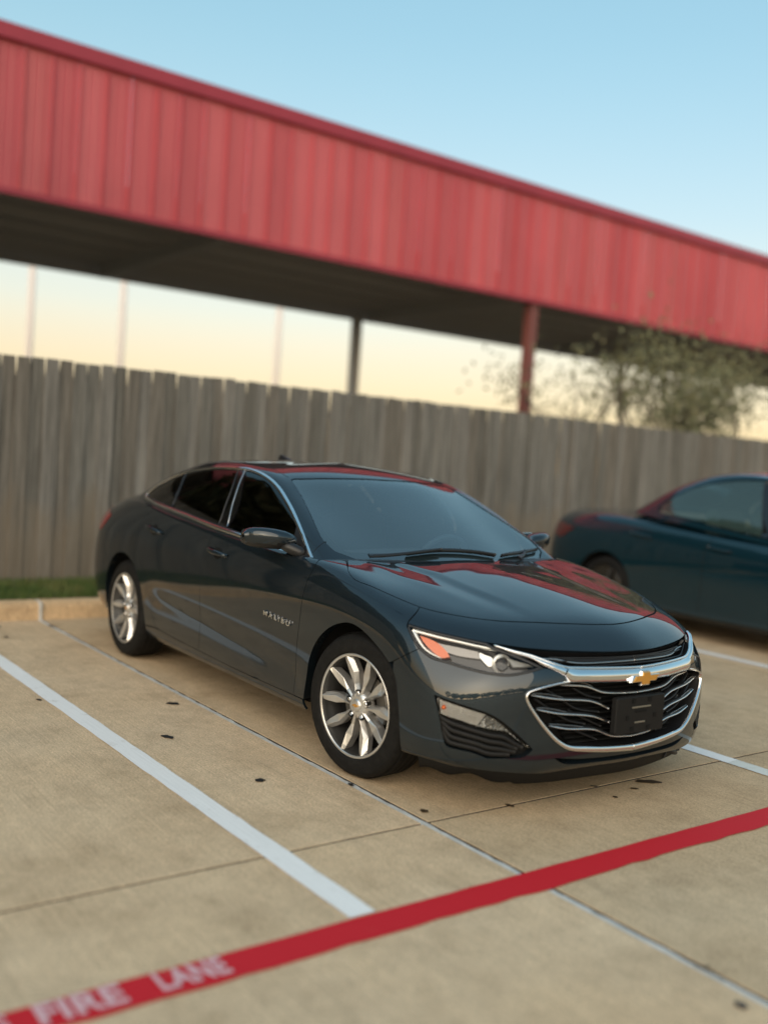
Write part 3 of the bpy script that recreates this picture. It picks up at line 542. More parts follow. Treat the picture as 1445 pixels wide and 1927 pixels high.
def build_sedan():
    car=empty('sedan',(0,0,0),CAR_YAW)
    tag(car,'dark slate grey four-door sedan with gold emblem and silver alloy wheels','car')
    hs,nl,hl=E_('hood_shut'),E_('nose_low'),E_('hl_low'); sb=E_('seam_bumper'); af=E_('arch_f'); lg=E_('lg_out')
    ff,db,sp,rr=E_('door_f_front'),E_('door_bottom'),E_('door_split'),E_('door_r_rear'); ar=E_('arch_r_side'); hr=E_('hood_rear')
    hs[-1]=(0,hs[-1][1]); nl[-1]=(0,nl[-1][1])
    # hood
    half=path(B,hs[::-1],[hs[0],(7.75,6.9),hr[-1]],hr[::-1],[hr[0],(3,9),(0,9)])
    panel('hood',B,[(mirror_union(half),[])],M_PAINT,car,h=.026,rim=.014)
    # nose strip over the grille (part of the front bumper cover)
    half=path(B,hs[:3:-1],[hs[4],nl[0]],nl)
    nose=panel('nose_panel',B,[(mirror_union(half),[])],M_PAINT,car,h=.024,rim=.03)
    # bumper cover
    bb=E_('bumper_bottom'); wl=E_('wing_low'); lg[-1]=(0,1.252)
    half=path(B,[(0,.36),(1.1,.40),bb[-1]],bb[::-1],af[:10:-1],sb[::-1],hl[2:],[hl[-1],wl[3],wl[4],lg[0]],lg)
    it=[(0,.99),(.65,1.0),(1.32,1.06),(1.95,1.20),(1.62,.93),(.8,.78),(0,.75)]
    ith=mirror_union(path(B,it[:4],it[3:]))
    fp=E_('fog_pocket'); fpp=path(B,fp[:8],fp[7:11],fp[10:],[fp[-1],fp[0]])
    bumper=panel('front_bumper',B,[(mirror_union(half),[ith,fpp,mir(fpp)])],M_PAINT,car,h=.022,rim=.045)
    panel('intake_mesh',B,[(inset(ith,-.01),[])],M_MATTE,bumper,off=-.04,rim=0)
    for sg in(1,-1):
        fen=path(B,hs[:5],[hs[4],nl[0],hl[0]],hl[:3],sb,af[10::-1],[af[0],(8.70,1.0),ff[-1]],ff[::-1],[ff[0],(8.42,6.7),(8.05,7.15),(7.7,6.75),hs[0]])
        panel('front_fender',B,[(sgn(fen,sg),[])],M_PAINT,car)
        fd=path(B,ff,db[:4],[db[3],sp[-1]],sp[::-1],[sp[0],(10.70,6.6),(9.6,6.6),(8.46,6.6),ff[0]])
        door=panel('front_door',B,[(sgn(fd,sg),[])],M_PAINT,car)
        rd=path(B,sp,[sp[-1],db[3]],db[3:],rr[::-1],[rr[0],(12.46,6.5),(11.6,6.6),(10.72,6.6),sp[0]])
        rdoor=panel('rear_door',B,[(sgn(rd,sg),[])],M_PAINT,car)
        ro=path(B,[(8.60,.98),(8.811,.99)],db,[db[-1],(12.15,1.12),(12.42,1.0)],[(12.42,1.0),(12.42,.1)],[(12.42,.1),(10.5,.1),(8.6,.1)],[(8.6,.1),(8.60,.98)])
        panel('rocker_panel',B,[(sgn(ro,sg),[])],M_PAINT,car,h=.04)
        qp=path(B,rr,[rr[-1],(12.15,1.14),(12.41,1.02)],[(12.41,1.02)]+ar[9:2:-1],[ar[3],(14.5,3.85),(15.0,4.4)],[(15.0,4.4),(15.14,4.95),(15.5,5.3),(15.7,5.8),(15.6,6.6)],[(15.6,6.6),(15.6,9)],[(15.6,9),(13.2,9)],[(13.2,9),(13.2,6.9),(12.46,6.45),rr[0]])
        panel('quarter_panel',B,[(sgn(qp,sg),[])],M_PAINT,car)
        tl=path(B,[(14.52,5.18),(15.0,5.36),(15.7,5.38),(17.6,5.35)],[(17.6,5.35),(17.6,4.7)],[(17.6,4.7),(16,4.55),(15.0,4.42)],[(15.0,4.42),(14.72,4.75),(14.52,5.18)])
        panel('tail_light',B,[(sgn(tl,sg),[])],M_REDL,car,off=.005,h=.04)
        # dark backing strips behind the shut lines
        for k,seg in enumerate((ff,sp,rr,[hs[0],hs[1],hs[2],hs[3],hs[4],hs[6],hs[8],hs[10],hs[11]],[db[0],db[2],db[4],db[5]],[hs[4],nl[0]],sb)):
            seg=np.array(seg)*np.array([sg,1]); P,Nn=curve_on(B,seg,.03,-.010); sweep('shut_line',P,Nn,.03,.004,M_MATTE,car)
        # wheel arch lips and liners
        for nm,arc,cx in(('f',af,1.385),('r',ar,-1.43)):
            P,Nn=curve_on(B,np.array(arc)*np.array([sg,1]),.03,-.001)
            Q=P.copy(); Q[:,1]-=sg*.045; Q[:,0]+=(cx-Q[:,0])*-.02; n=len(P)
            mesh_obj('arch_lip',list(P)+list(Q),[(i,i+1,n+i+1,n+i) for i in range(n-1)],M_PAINT,car,True)
            Q2=P.copy(); Q2[:,1]=sg*.50
            c0=np.array([cx,0,.34]); out=(P-c0); out[:,1]=0; out/=np.linalg.norm(out,axis=1,keepdims=True)
            A_=Q+out*.012; A2=Q2+out*.012; ctr=[(cx,sg*.50,.34)]
            mesh_obj('wheel_liner',list(A_)+list(A2)+ctr,[(i,i+1,n+i+1,n+i) for i in range(n-1)]+[(n+i,n+i+1,2*n) for i in range(n-1)],M_MATTE,car,True)
        # headlight
        head_light(car,sg); fog_lamp(car,sg); mirror_unit(car,sg)
        hd=handle(door,E_('handle_f'),sg); handle(rdoor,E_('handle_r'),sg)
        if sg<0: badge(door)
    # rear end
    rb=lambda sg: sgn(path(B,[(19,.2),(16,.2),ar[0]],ar[:4],[ar[3],(14.5,3.85),(15.0,4.4)],[(15.0,4.4),(16,4.5),(19,4.5)],[(19,4.5),(19,.2)]),sg)
    panel('rear_bumper',B,[(rb(1),[]),(rb(-1),[])],M_PAINT,car,h=.04)
    tk=lambda sg: sgn(path(B,[(15.0,4.42),(16,4.52),(19,4.52)],[(19,4.52),(19,9)],[(19,9),(15.6,9)],[(15.6,9),(15.6,6.6)],[(15.6,6.6),(15.7,5.8),(15.5,5.3),(15.0,4.42)]),sg)
    panel('trunk_lid',B,[(tk(1),[]),(tk(-1),[])],M_PAINT,car,h=.04)
    # cabin
    ws=E_('ws'); ws[0]=(0,ws[0][1]); wb=[(2.6,.28),(1.5,.2),(0,.16)]
    wsh=mirror_union(path(G,ws[:5],ws[4:6],ws[5:],[ws[-1]]+wb))
    dl=E_('dlo'); dl[0]=(4.75,.03)
    dlo=path(G,dl[:10],dl[9:13],dl[12:],[dl[-1],dl[0]])
    bk=[(14,.62),(12.9,.66),(12.1,.9),(11.9,1.4),(12.1,2.6),(12.5,3.5),(13.2,3.72),(14,3.75)]
    o1=[(0,0),(2,0),(4,0),(4.6,0)]
    half=path(G,[(0,0),(3,0),(6,0),(10,0),(14,0)],[(14,0),bk[0]],bk,[bk[-1],(14,6)],[(14,6),(7,6),(0,6)])
    shell=panel('cabin_frame',G,[(mirror_union(half),[inset(wsh,-.001),dlo,mir(dlo)])],M_PAINT,car,h=.028,rim=.018)
    wind=panel('windshield',G,[(wsh,[])],M_WSG,car,off=-.004,rim=0,h=.05)
    bkp=path(G,bk,[bk[-1],bk[0]]); panel('rear_window',G,[(bkp,[]),(mir(bkp),[])],M_BACKG,car,off=-.004,rim=0,h=.05)
    # printed black border and sensor pod of the windshield
    fr=E_('ws_frit'); fr[0]=(0,fr[0][1]); frh=mirror_union(path(G,fr[:4],fr[3:6],fr[5:],[fr[-1],(2.3,.56),(1.2,.5),(0,.48)]))
    panel('windshield_border',G,[(inset(wsh,.003),[frh])],mat('frit_black',(.012,.014,.016),.6),wind,off=-.008,rim=0,h=.05,gap=0)
    sp_=path(G,[(.55,3.75),(.40,3.2),(.20,2.86)],[(.20,2.86),(-.20,2.86)],[(-.20,2.86),(-.40,3.2),(-.55,3.75)],[(-.55,3.75),(.55,3.75)])
    panel('sensor_cover',G,[(sp_,[])],M_BLACK,wind,off=-.012,rim=.03,h=.04)
    mbm=MB().box((.40,0,1.225),(.02,.12,.035)); mbm.build('inside_mirror',M_BLACK,car,bevel=.012)
    for sg in(1,-1):
        ins=inset(dlo,.017); m_=lambda k:G.m(E_(k))
        bf=m_('b_pillar_front'); br=m_('b_pillar_rear'); qd=m_('quarter_div'); sl=m_('sail')
        def cl(poly,line,toward):
            a,b=line[0],line[-1]; n=np.array([-(b-a)[1],(b-a)[0]]); s=1 if ((np.asarray(toward)-a)@n)>0 else -1
            return clip_half(poly,a,b,s)
        front_pt=G.m([(5.2,1.5)])[0]; rear_pt=G.m([(9.9,2)])[0]; mid_pt=G.m([(8.1,2)])[0]
        fw=cl(cl(ins,bf,front_pt),sl,G.m([(6.2,2)])[0]); sail=cl(cl(ins,bf,front_pt),sl,G.m([(4.5,.4)])[0])
        rw=cl(cl(ins,br,mid_pt),qd,mid_pt); qw=cl(ins,qd,rear_pt); pil=cl(cl(ins,bf,rear_pt),br,front_pt)
        panel('front_side_window',G,[(sgn(inset(fw,.004),sg),[])],M_TINT,car,off=-.008,rim=0,h=.05)
        panel('rear_side_window',G,[(sgn(inset(rw,.004),sg),[])],M_TINT,car,off=-.008,rim=0,h=.05)
        panel('quarter_window',G,[(sgn(inset(qw,.004),sg),[])],M_TINT,car,off=-.008,rim=0,h=.05)
        panel('pillar_cover',G,[(sgn(pil,sg),[])],M_GLOSSB,car,off=-.004,rim=.01,h=.05)
        panel('mirror_sail',G,[(sgn(sail,sg),[])],M_BLACK,car,off=-.004,rim=.01,h=.04)
        for nm,line,wd,mt in(('window_channel',bf,.012,M_SATIN),('window_channel',br,.010,M_BLACK),('window_channel',qd,.014,M_BLACK)):
            q=crom(line,.03); q=q[(inside(q,ins))]; P,Nn=G.at(G.im(sgn(q,sg))); sweep(nm,P-Nn*.006,Nn,wd,.006,mt,car)
        P,Nn=G.at(G.im(sgn(inset(dlo,.008),sg))); sweep('window_trim',P,Nn,.022,.006,M_CHROME,car,closed=True)
        # black seal inside the bright trim
        P,Nn=G.at(G.im(sgn(inset(dlo,.021),sg))); sweep('window_seal',P-Nn*.006,Nn,.012,.005,M_BLACK,car,closed=True)
        P,Nn=curve_on(G,np.array(E_('a_seam'))*np.array([sg,1]),.02,-.0035); sweep('pillar_seam',P,Nn,.005,.004,M_MATTE,car)
        P,Nn=curve_on(G,np.array([(3.1,3.85),(3.6,4.45),(4.6,4.72),(6,4.78),(8,4.75),(9.6,4.6),(10.6,4.3)])*np.array([sg,1]),.03,-.003); sweep('roof_ditch',P,Nn,.012,.0035,M_MATTE,car)
    # shark fin
    mb=MB(); mb.add([(-.78,-.018,1.425),(-.78,.018,1.425),(-.95,.022,1.41),(-.95,-.022,1.41),(-.93,.006,1.462),(-.93,-.006,1.462),(-.955,.006,1.457),(-.955,-.006,1.457)],[(0,1,4,5),(1,2,6,4),(2,3,7,6),(3,0,5,7),(5,4,6,7)]); mb.build('roof_antenna',M_BLACK,car,bevel=.006)
    front_end(car); cowl(car); cabin(car); underside(car)
    build_wheel('front_wheel',car,(1.4145,-.785,.333),math.radians(7.5),-1); build_wheel('front_wheel',car,(1.4145,.785,.333),math.radians(7.5),1)
    build_wheel('rear_wheel',car,(-1.4145,-.785,.333),0,-1); build_wheel('rear_wheel',car,(-1.4145,.785,.333),0,1)
    return car
def head_light(car,sg):
    nl,hl=E_('nose_low'),E_('hl_low'); wt=E_('wing_top')
    out=path(B,nl[:5],[nl[4],(3.66,4.82),(3.3,4.70)],[(3.3,4.70),(2.85,4.45),hl[-1]],hl[::-1])
    h=empty('headlight',(0,0,0),0,car)
    panel('housing',B,[(sgn(out,sg),[])],M_GLOSSB,h,off=-.055,rim=0,h=.03)
    # side wall of the bowl
    L=inset(sgn(out,sg),.002); p,n=B.at(B.im(L)); k=len(L)
    mesh_obj('bezel',list(p-n*.004)+list(p-n*.055),[(i,(i+1)%k,k+(i+1)%k,k+i) for i in range(k)],M_GLOSSB,h)
    rim_=sgn(out,sg); P,Nn=B.at(B.im(inset(rim_,.007))); sweep('seal',P-Nn*.004,Nn,.014,.004,M_BLACK,h,closed=True)
    ct=np.array(E_('hl_chrome_top'))*np.array([sg,1]); P,Nn=curve_on(B,ct,.012,-.016); sweep('light_strip',P,Nn,np.linspace(.016,.010,len(P)),.006,M_REFL,h)
    cl_=np.array(E_('hl_chrome_left'))*np.array([sg,1]); P,Nn=curve_on(B,cl_,.012,-.016); sweep('light_strip',P,Nn,np.linspace(.018,.006,len(P)),.006,M_REFL,h)
    am=E_('hl_amber'); panel('turn_reflector',B,[(sgn(path(B,am[:6],am[5:],[am[-1],am[0]]),sg),[])],M_AMBER,h,off=-.022,rim=.02,h=.02)
    # reflector plate beside the amber, projector and its bowl
    rp=path(B,[(5.35,4.6),(4.7,4.62),(4.15,4.62)],[(4.15,4.62),(4.2,4.25)],[(4.2,4.25),(4.75,4.2),(5.2,4.25)],[(5.2,4.25),(5.35,4.6)]); panel('reflector_plate',B,[(sgn(rp,sg),[])],mat('smoked_reflector',(.22,.21,.2),.12,metal=1.),h,off=-.04,rim=.01,h=.03)
    c_,n_=B.at(np.array([[3.55*sg,4.28]])); c_,n_=Vector(c_[0]),Vector(n_[0]); q=Vector((.93,sg*.28,.0)).normalized()
    M_=q.to_track_quat('Y','Z').to_matrix().to_4x4(); M_.translation=c_-n_*.05
    mb=MB().lathe([(.0,.034),(.012,.033),(.022,.028),(.030,.018),(.033,.004)],28); mb.v=[tuple(M_@Vector(v)) for v in mb.v]; mb.build('projector_lens',M_CLEAR,h,True)
    mb=MB().lathe([(.033,.006),(.041,.008),(.044,.0),(.038,-.02),(.0,-.025)],28); mb.v=[tuple(M_@Vector(v)) for v in mb.v]; mb.build('projector_ring',M_REFL,h,True)
    fin=path(B,[(3.35,4.55),(2.75,4.33)],[(2.75,4.33),(2.62,4.22)],[(2.62,4.22),(3.25,4.10)],[(3.25,4.10),(3.35,4.55)]); panel('reflector_fins',B,[(sgn(fin,sg),[])],M_LENSW,h,off=-.026,rim=.015,h=.02)
    fin=path(B,[(4.15,4.55),(3.8,4.52)],[(3.8,4.52),(3.75,4.15)],[(3.75,4.15),(4.0,4.0),(4.2,4.3)],[(4.2,4.3),(4.15,4.55)]); panel('reflector_bowl',B,[(sgn(fin,sg),[])],M_REFL,h,off=-.03,rim=.015,h=.02,fn=lambda p:-.015*np.sin(p[:,2]*300)**2)
    panel('lens',B,[(sgn(out,sg),[])],M_CLEAR,h,off=-.001,rim=0,h=.03)
def fog_lamp(car,sg):
    fl=E_('fog_lens'); fp=E_('fog_pocket'); f=empty('fog_lamp',(0,0,0),0,car)
    pk=path(B,fp[:8],fp[7:11],fp[10:],[fp[-1],fp[0]])
    panel('bezel',B,[(sgn(inset(pk,-.004),sg),[])],M_SLAT,f,off=-.038,rim=0,h=.025)
    lo=path(B,fl[:8],fl[7:],[fl[-1],fl[0]])
    ins_=inset(lo,.004); la,lb=B.m([fl[3]])[0],B.m([fl[12]])[0]; nn_=np.array([-(lb-la)[1],(lb-la)[0]]); side_=1 if ((B.m([fl[0]])[0]-la)@nn_)>0 else -1
    panel('reflector',B,[(sgn(clip_half(ins_,la,lb,side_),sg),[])],M_LENSW,f,off=-.012,rim=.015,h=.012,fn=lambda p:.002*np.sin(p[:,2]*700))
    panel('facet_reflector',B,[(sgn(clip_half(ins_,la,lb,-side_),sg),[])],M_FACET,f,off=-.016,rim=.015,h=.012,fn=lambda p:.004*np.sin(p[:,2]*380)*np.sin((p[:,0]-p[:,1])*260))
    panel('lens',B,[(sgn(lo,sg),[])],M_CLEAR,f,off=-.003,rim=.025,h=.025)
    bp,bn=B.at(np.array([[5.15*sg,2.36]])); mbb=MB().lathe([(0,.010),(.007,.008),(.010,.0),(.010,-.012)],12); Mq=Vector(bn[0]).to_track_quat('Y','Z').to_matrix().to_4x4(); Mq.translation=Vector(bp[0]-bn[0]*.012); mbb.v=[tuple(Mq@Vector(v)) for v in mbb.v]; mbb.build('bulb',M_AMBER,f,True)
    # slats under the lamp
    top=np.array(fl[15:6:-1]); tq=crom(B.m(top),.02); lowq=crom(B.m(np.array(fp[14:7:-1])),.02)
    def rs(q,k=26):
        s=np.concatenate([[0],np.cumsum(np.linalg.norm(np.diff(q,axis=0),axis=1))]); t=np.linspace(0,s[-1],k); return np.stack([np.interp(t,s,q[:,0]),np.interp(t,s,q[:,1])],1)
    a,b=rs(tq),rs(lowq)
    for t in(.16,.40,.64,.86):
        q=a+(b-a)*t; q=q[:int(26*(.95-.1*t))]; P,Nn=B.at(B.im(sgn(q,sg))); P=P-Nn*.012
        sweep('slat',P,Nn,.022,.010,M_SLAT,f)
def mirror_unit(car,sg):
    m_=empty('door_mirror',(0,0,0),0,car)
    # housing: superellipse sections from the stalk outwards
    secs=[(.835,.715,1.012,.020,.030),(.86,.70,1.018,.055,.042),(.90,.685,1.024,.075,.050),(.95,.665,1.028,.082,.054),(1.0,.645,1.031,.080,.054),(1.04,.622,1.033,.068,.049),(1.062,.603,1.034,.048,.038),(1.073,.59,1.034,.018,.018)]
    n=28
    def ring(y,x,z,a,b,face=1.0):
        R=[]
        for k in range(n):
            q=2*math.pi*k/n; c_,s_=math.cos(q),math.sin(q)
            ex=a*math.copysign(abs(c_)**.75,c_); ez=b*math.copysign(abs(s_)**.7,s_)
            if ez<0: ex*=1.0
            R.append((x+ex+ (.012 if ez<0 else 0)*ez/b, sg*y, z+ez+ .12*ex*.5))
        return R
    V=[];F=[]
    for s in secs: V+=ring(*s)
    for i in range(len(secs)-1):
        for k in range(n):
            qd=(i*n+k,i*n+(k+1)%n,(i+1)*n+(k+1)%n,(i+1)*n+k); F.append(qd)
    F.append(tuple(range(n))); F.append(tuple((len(secs)-1)*n+k for k in range(n))[::-1])
    # split: painted upper cap, black lower shell
    up=[q for q in F if np.mean([V[i][2]-1.03 for i in q])>-.022]; lo=[q for q in F if q not in up]
    mesh_obj('cap',V,up,M_PAINT,m_,True); mesh_obj('lower_shell',V,lo,M_BLACK,m_,True)
    mb=MB(); mb.tube([(.80,sg*.80,.955),(.78,sg*.845,.972),(.745,sg*.88,.99),(.72,sg*.91,1.0)],[.028,.030,.030,.022],12); mb.build('stalk',M_BLACK,m_,True)
    mb=MB(); mb.box((.578,sg*.965,1.03),(.004,.085,.042)); mb.build('mirror_glass',M_CHROME,m_,bevel=.003)
def handle(door,uv,sg):
    uv=np.array(uv)*np.array([sg,1]); P,Nn=curve_on(B,uv,.012,.0)
    n=len(P); t=np.linspace(0,1,n); lift=.034*np.sin(math.pi*np.clip((t-.02)/.96,0,1))**.45
    wd=.020+.008*np.sin(math.pi*t)
    sweep('door_handle',P+Nn*lift[:,None],Nn,wd,.008,M_PAINT,door)
    # matte black oval on the door skin, painting the shade of a finger recess
    c_=P[n//2]; c2,n2=P[n//2],Nn[n//2]; mb=MB()
    ax=Vector(P[-1]-P[0]).normalized(); up=Vector(n2).cross(ax).normalized()
    V=[];F=[];K=24
    for j,(s,d) in enumerate([(1,.0012),(.92,.0016),(.55,.002)]):
        for k in range(K):
            q=2*math.pi*k/K; V.append(Vector(c2)+ax*math.cos(q)*.055*s+up*math.sin(q)*.033*s+Vector(n2)*d)
    for j in range(2):
        for k in range(K): F.append((j*K+k,j*K+(k+1)%K,(j+1)*K+(k+1)%K,(j+1)*K+k))
    F.append(tuple(2*K+k for k in range(K))); mesh_obj('recess_shade',V,F,M_MATTE,door)
def text_mesh(body,size,extrude,material,name,parent,M_,bold=0.0,spacing=1.0):
    cu=bpy.data.curves.new('lettering','FONT'); cu.body=body; cu.size=size; cu.extrude=extrude; cu.offset=bold; cu.space_character=spacing; cu.align_x='LEFT'
    ob=bpy.data.objects.new('lettering',cu); col.objects.link(ob); dg=bpy.context.evaluated_depsgraph_get(); me=bpy.data.meshes.new_from_object(ob.evaluated_get(dg))
    bpy.data.objects.remove(ob); me.transform(M_); me.materials.clear(); me.materials.append(material); me.name=name
    return link(bpy.data.objects.new(name,me),parent)
def badge(door):
    a=np.array(E_('badge'))*np.array([-1,1]); P,Nn=B.at(a); x=Vector(P[1]-P[0]); L=x.length; x.normalize(); n=Vector(Nn[0]+Nn[1]).normalized(); y=n.cross(x).normalized(); n=x.cross(y)
    M_=Matrix((x,y,n)).transposed().to_4x4(); M_.translation=Vector(P[0])+n*.008-y*.012
    o=text_mesh('MALIBU',.036,.003,M_CHROME,'badge_lettering',door,Matrix.Identity(4),.0003,1.6)
    xs=[v.co.x for v in o.data.vertices]; s=L/(max(xs)-min(xs)); o.data.transform(M_@Matrix.Diagonal((s,1,1,1)))
def front_end(car):
    bt,bl,wt,wl,lg,nl=E_('bar_top'),E_('bar_low'),E_('wing_top'),E_('wing_low'),E_('lg_out'),E_('nose_low')
    bt[-1]=(0,3.90); bl[-1]=(0,3.31); bl=bl[1:]
    # upper grille
    g=empty('upper_grille',(0,0,0),0,car)
    uh=mirror_union(path(B,[(0,4.915)]+nl[-2:3:-1],[nl[4],wt[0]],wt,[wt[-1]]+bt))
    panel('grille_back',B,[(inset(uh,-.006),[])],M_MATTE,g,off=-.075,rim=0,h=.05)
    L=uh; p,n=B.at(B.im(L)); k=len(L); mesh_obj('grille_wall',list(p-n*.012)+list(p-n*.076),[(i,(i+1)%k,k+(i+1)%k,k+i) for i in range(k)],M_BLACK,g)
    def bar(par,uv,wd,ht,mt,off,name='grille_bar',mirrorit=True):
        for sg in((1,-1) if mirrorit else (1,)):
            P,Nn=curve_on(B,np.array(uv)*np.array([sg,1]),.015,off); sweep(name,P,Nn,wd,ht,mt,par)
    for uv in([(2.35,4.72),(1.9,4.70),(1.5,4.5),(.6,4.47),(0,4.46)],[(3.0,4.70),(2.6,4.66),(2.0,4.3),(1.7,4.12)],[(1.75,4.72),(1.2,4.68),(.5,4.72),(0,4.73)]):
        P_=np.array(uv); bar(g,P_,.008,.004,M_SATIN if uv[0][0]==2.35 else M_BLACK,-.03)
    for v_ in(4.25,4.6,4.8): bar(g,[(2.1,v_),(1,v_-.01),(0,v_-.01)],.012,.02,M_BLACK,-.045)
    # chrome bar with wings to the lamps
    ch=empty('chrome_wing',(0,0,0),0,car)
    loft('centre_bar',B,bt,[bt[0]] and [wl[-1]]+bl,M_CHROME,ch,h=.014,off=.006,mirror=True)
    loft('wing',B,wt,wl,M_CHROME,ch,h=.008,off=.004,side=1); loft('wing',B,wt,wl,M_CHROME,ch,h=.008,off=.004,side=-1)
    top=np.array([(3.62,4.86),(3.2,4.76),(2.66,4.62),(2.18,4.30),(1.85,4.10),(1.5,4.06),(.9,4.03),(0,3.98)]); bar(ch,top,.010,.006,M_CHROME,.002,'upper_strip')
    # lower grille
    lgp=empty('lower_grille',(0,0,0),0,car)
    lg[-1]=(0,1.252); half=path(B,[(0,3.34)]+bl[::-1][1:],[bl[0],lg[0]],lg,[lg[-1],(0,3.34)]); lo=mirror_union(half)
    panel('grille_back',B,[(inset(lo,-.006),[])],M_MATTE,lgp,off=-.085,rim=0,h=.05)
    p,n=B.at(B.im(lo)); k=len(lo); mesh_obj('grille_wall',list(p-n*.008)+list(p-n*.086),[(i,(i+1)%k,k+(i+1)%k,k+i) for i in range(k)],M_BLACK,lgp)
    q=np.array(lg); 
    for sg in(1,-1):
        P,Nn=curve_on(B,q*np.array([sg,1]),.012,.002); t=np.linspace(0,1,len(P)); wd=np.interp(t,[0,.2,.32,.55,.7,1],[.010,.010,.013,.018,.026,.030]); sweep('chrome_frame',P,Nn,wd,.009,M_CHROME,lgp)
    def pxbar(uvs,wd,ht=.014,mt=M_CHROME,off=-.022): bar(lgp,uvs,wd,ht,mt,off)
    for uvs in GR: 
        a=np.array(uvs); P_=crom(B.m(a),.015); k=len(P_)
        for sg in(1,-1):
            P,Nn=B.at(B.im(P_*np.array([sg,1]))); t=np.linspace(0,1,k)
            sweep('grille_bar',P-Nn*.030,Nn,np.interp(t,[0,.08,.5,1],[.004,.012,.012,.010]),.012,M_BLACK,lgp)
            Q=P.copy(); Q[:,2]-=.004; sweep('bar_edge',Q-Nn*.020,Nn,np.interp(t,[0,.08,1],[.003,.0075,.0065]),.004,M_CHROME,lgp)
            # the leaf-shaped second edge near the frame
            m2=t<.42; Q=P[m2].copy(); Q[:,2]+=.011*np.sin(math.pi*t[m2]/.42)**.8; 
            if len(Q)>3: sweep('bar_edge',Q-Nn[m2]*.024,Nn[m2],.0035,.003,M_SATIN,lgp)
    for uvs in GD: bar(lgp,uvs,.010,.012,M_BLACK,-.045,'cross_bar')
    for v_ in np.arange(1.45,3.4,.16): bar(lgp,[(2.4-abs(v_-2.7)*.7,v_),(1.2,v_),(0,v_)],.007,.02,M_MATTE,-.07,'mesh_rib')
    # emblem
    em=empty('emblem',(0,0,0),0,car)
    def bowtie(w_,h_,x0,x1,mt,nm):
        s=.012
        o2=[(-w_-s,-h_*.45),(-w_*.30-s*.4,-h_*.45),(-w_*.30-s*.2,-h_),(w_*.30-s*.2,-h_),(w_*.30,-h_*.45),(w_-s,-h_*.45),(w_+s,h_*.45),(w_*.30+s*.4,h_*.45),(w_*.30+s*.2,h_),(-w_*.30+s*.2,h_),(-w_*.30,h_*.45),(-w_+s,h_*.45)]
        k=len(o2); V=[(x0,y,z) for y,z in o2]+[(x1,y*.94,z*.9) for y,z in o2]
        return mesh_obj(nm,V,[tuple(range(k,2*k))]+[(i,(i+1)%k,k+(i+1)%k,k+i) for i in range(k)],mt,em)
    ox=2.338; zc=.598
    bowtie(.084,.033,0,.020,M_CHROME,'emblem_border'); bowtie(.076,.0275,.0195,.025,M_GOLD,'emblem_face')
    em.location=(ox,0,zc); em.rotation_euler=(0,math.radians(-4),0)
    # licence plate bracket
    pb=empty('plate_bracket',(2.338,0,.437),0,car)
    plate=MB(); K=14; W_,H_=.160,.081; rad=.012
    outl=[]
    for cx,cz,a0 in((W_-rad,H_-rad,0),(-W_+rad,H_-rad,90),(-W_+rad,-H_+rad,180),(W_-rad,-H_+rad,270)):
        for j in range(5): a=math.radians(a0+22.5*j); outl.append((cx+rad*math.cos(a),cz+rad*math.sin(a)))
    k=len(outl); plate.add([(-.02,y,z) for y,z in outl]+[(.004-.06*y*y,y,z) for y,z in outl]+[(.008-.06*y*y*.9,y*.97,z*.94) for y,z in outl],[tuple(range(2*k,3*k))]+[(r_*k+i,r_*k+(i+1)%k,(r_+1)*k+(i+1)%k,(r_+1)*k+i) for r_ in range(2) for i in range(k)])
    plate.build('plate_panel',M_SLAT,pb)
    for (y,z,a,b,mt) in((.0,.034,.062,.0035,M_SATIN),(-.005,-.033,.034,.0035,M_SATIN),(.0,.014,.035,.005,M_MATTE),(-.05,.062,.010,.010,M_MATTE),(.055,.062,.010,.010,M_MATTE),(-.05,-.062,.010,.010,M_MATTE),(.055,-.062,.010,.010,M_MATTE),(-.085,-.01,.008,.010,M_MATTE),(.095,-.01,.008,.010,M_MATTE)):
        MB().box((.0085-.06*y*y,y,z),(.0012,a,b)).build('slot',mt,pb)
    # air dam hanging under the bumper, with its torn corner
    V=[];F=[]; qa=crom(B.m(np.array([(5.9,.55),(5.0,.5),(4,.45),(3,.4),(2,.35),(1,.32),(0,.3)])),.03); qa=np.concatenate([qa,mir(qa[::-1])[1:]])
    p,n=B.at(B.im(qa)); n2=n.copy(); n2[:,2]=0; n2/=np.linalg.norm(n2,axis=1,keepdims=True); k=len(qa)
    s=np.linspace(0,1,k); low=.132+.002*np.sin(s*23+1)
    low=np.where(s>.76,low+.02*smooth01((s-.76)/.1)+.008*np.sin(s*60),low)
    top=p-n2*.035; mid=p-n2*.05; bot=mid.copy(); bot[:,2]=low; bot-=n2*.01
    top[:,2]=.235; mid[:,2]=np.maximum(.185,low+.01); V=list(top)+list(mid)+list(bot); F=[(r_*k+i,r_*k+i+1,(r_+1)*k+i+1,(r_+1)*k+i) for r_ in range(2) for i in range(k-1)]
    o=mesh_obj('air_dam',V,F,M_SLAT,car,True); md=o.modifiers.new('s','SOLIDIFY'); md.thickness=.006
    for t in(.16,.19): i=int(t*k); MB().box((p[i][0]-n2[i][0]*.045,p[i][1]-n2[i][1]*.045,.165),(.009,.009,.032)).build('air_dam_rib',M_BLACK,car)
    mb=MB(); mb.tube([(2.12,.40,.19),(2.16,.47,.165),(2.15,.52,.15),(2.10,.55,.16)],[.012,.016,.012,.006],8); mb.tube([(2.15,.44,.18),(2.17,.42,.15),(2.165,.41,.14)],[.008,.006,.002],6); mb.build('torn_undertray',M_BLACK,car,True)
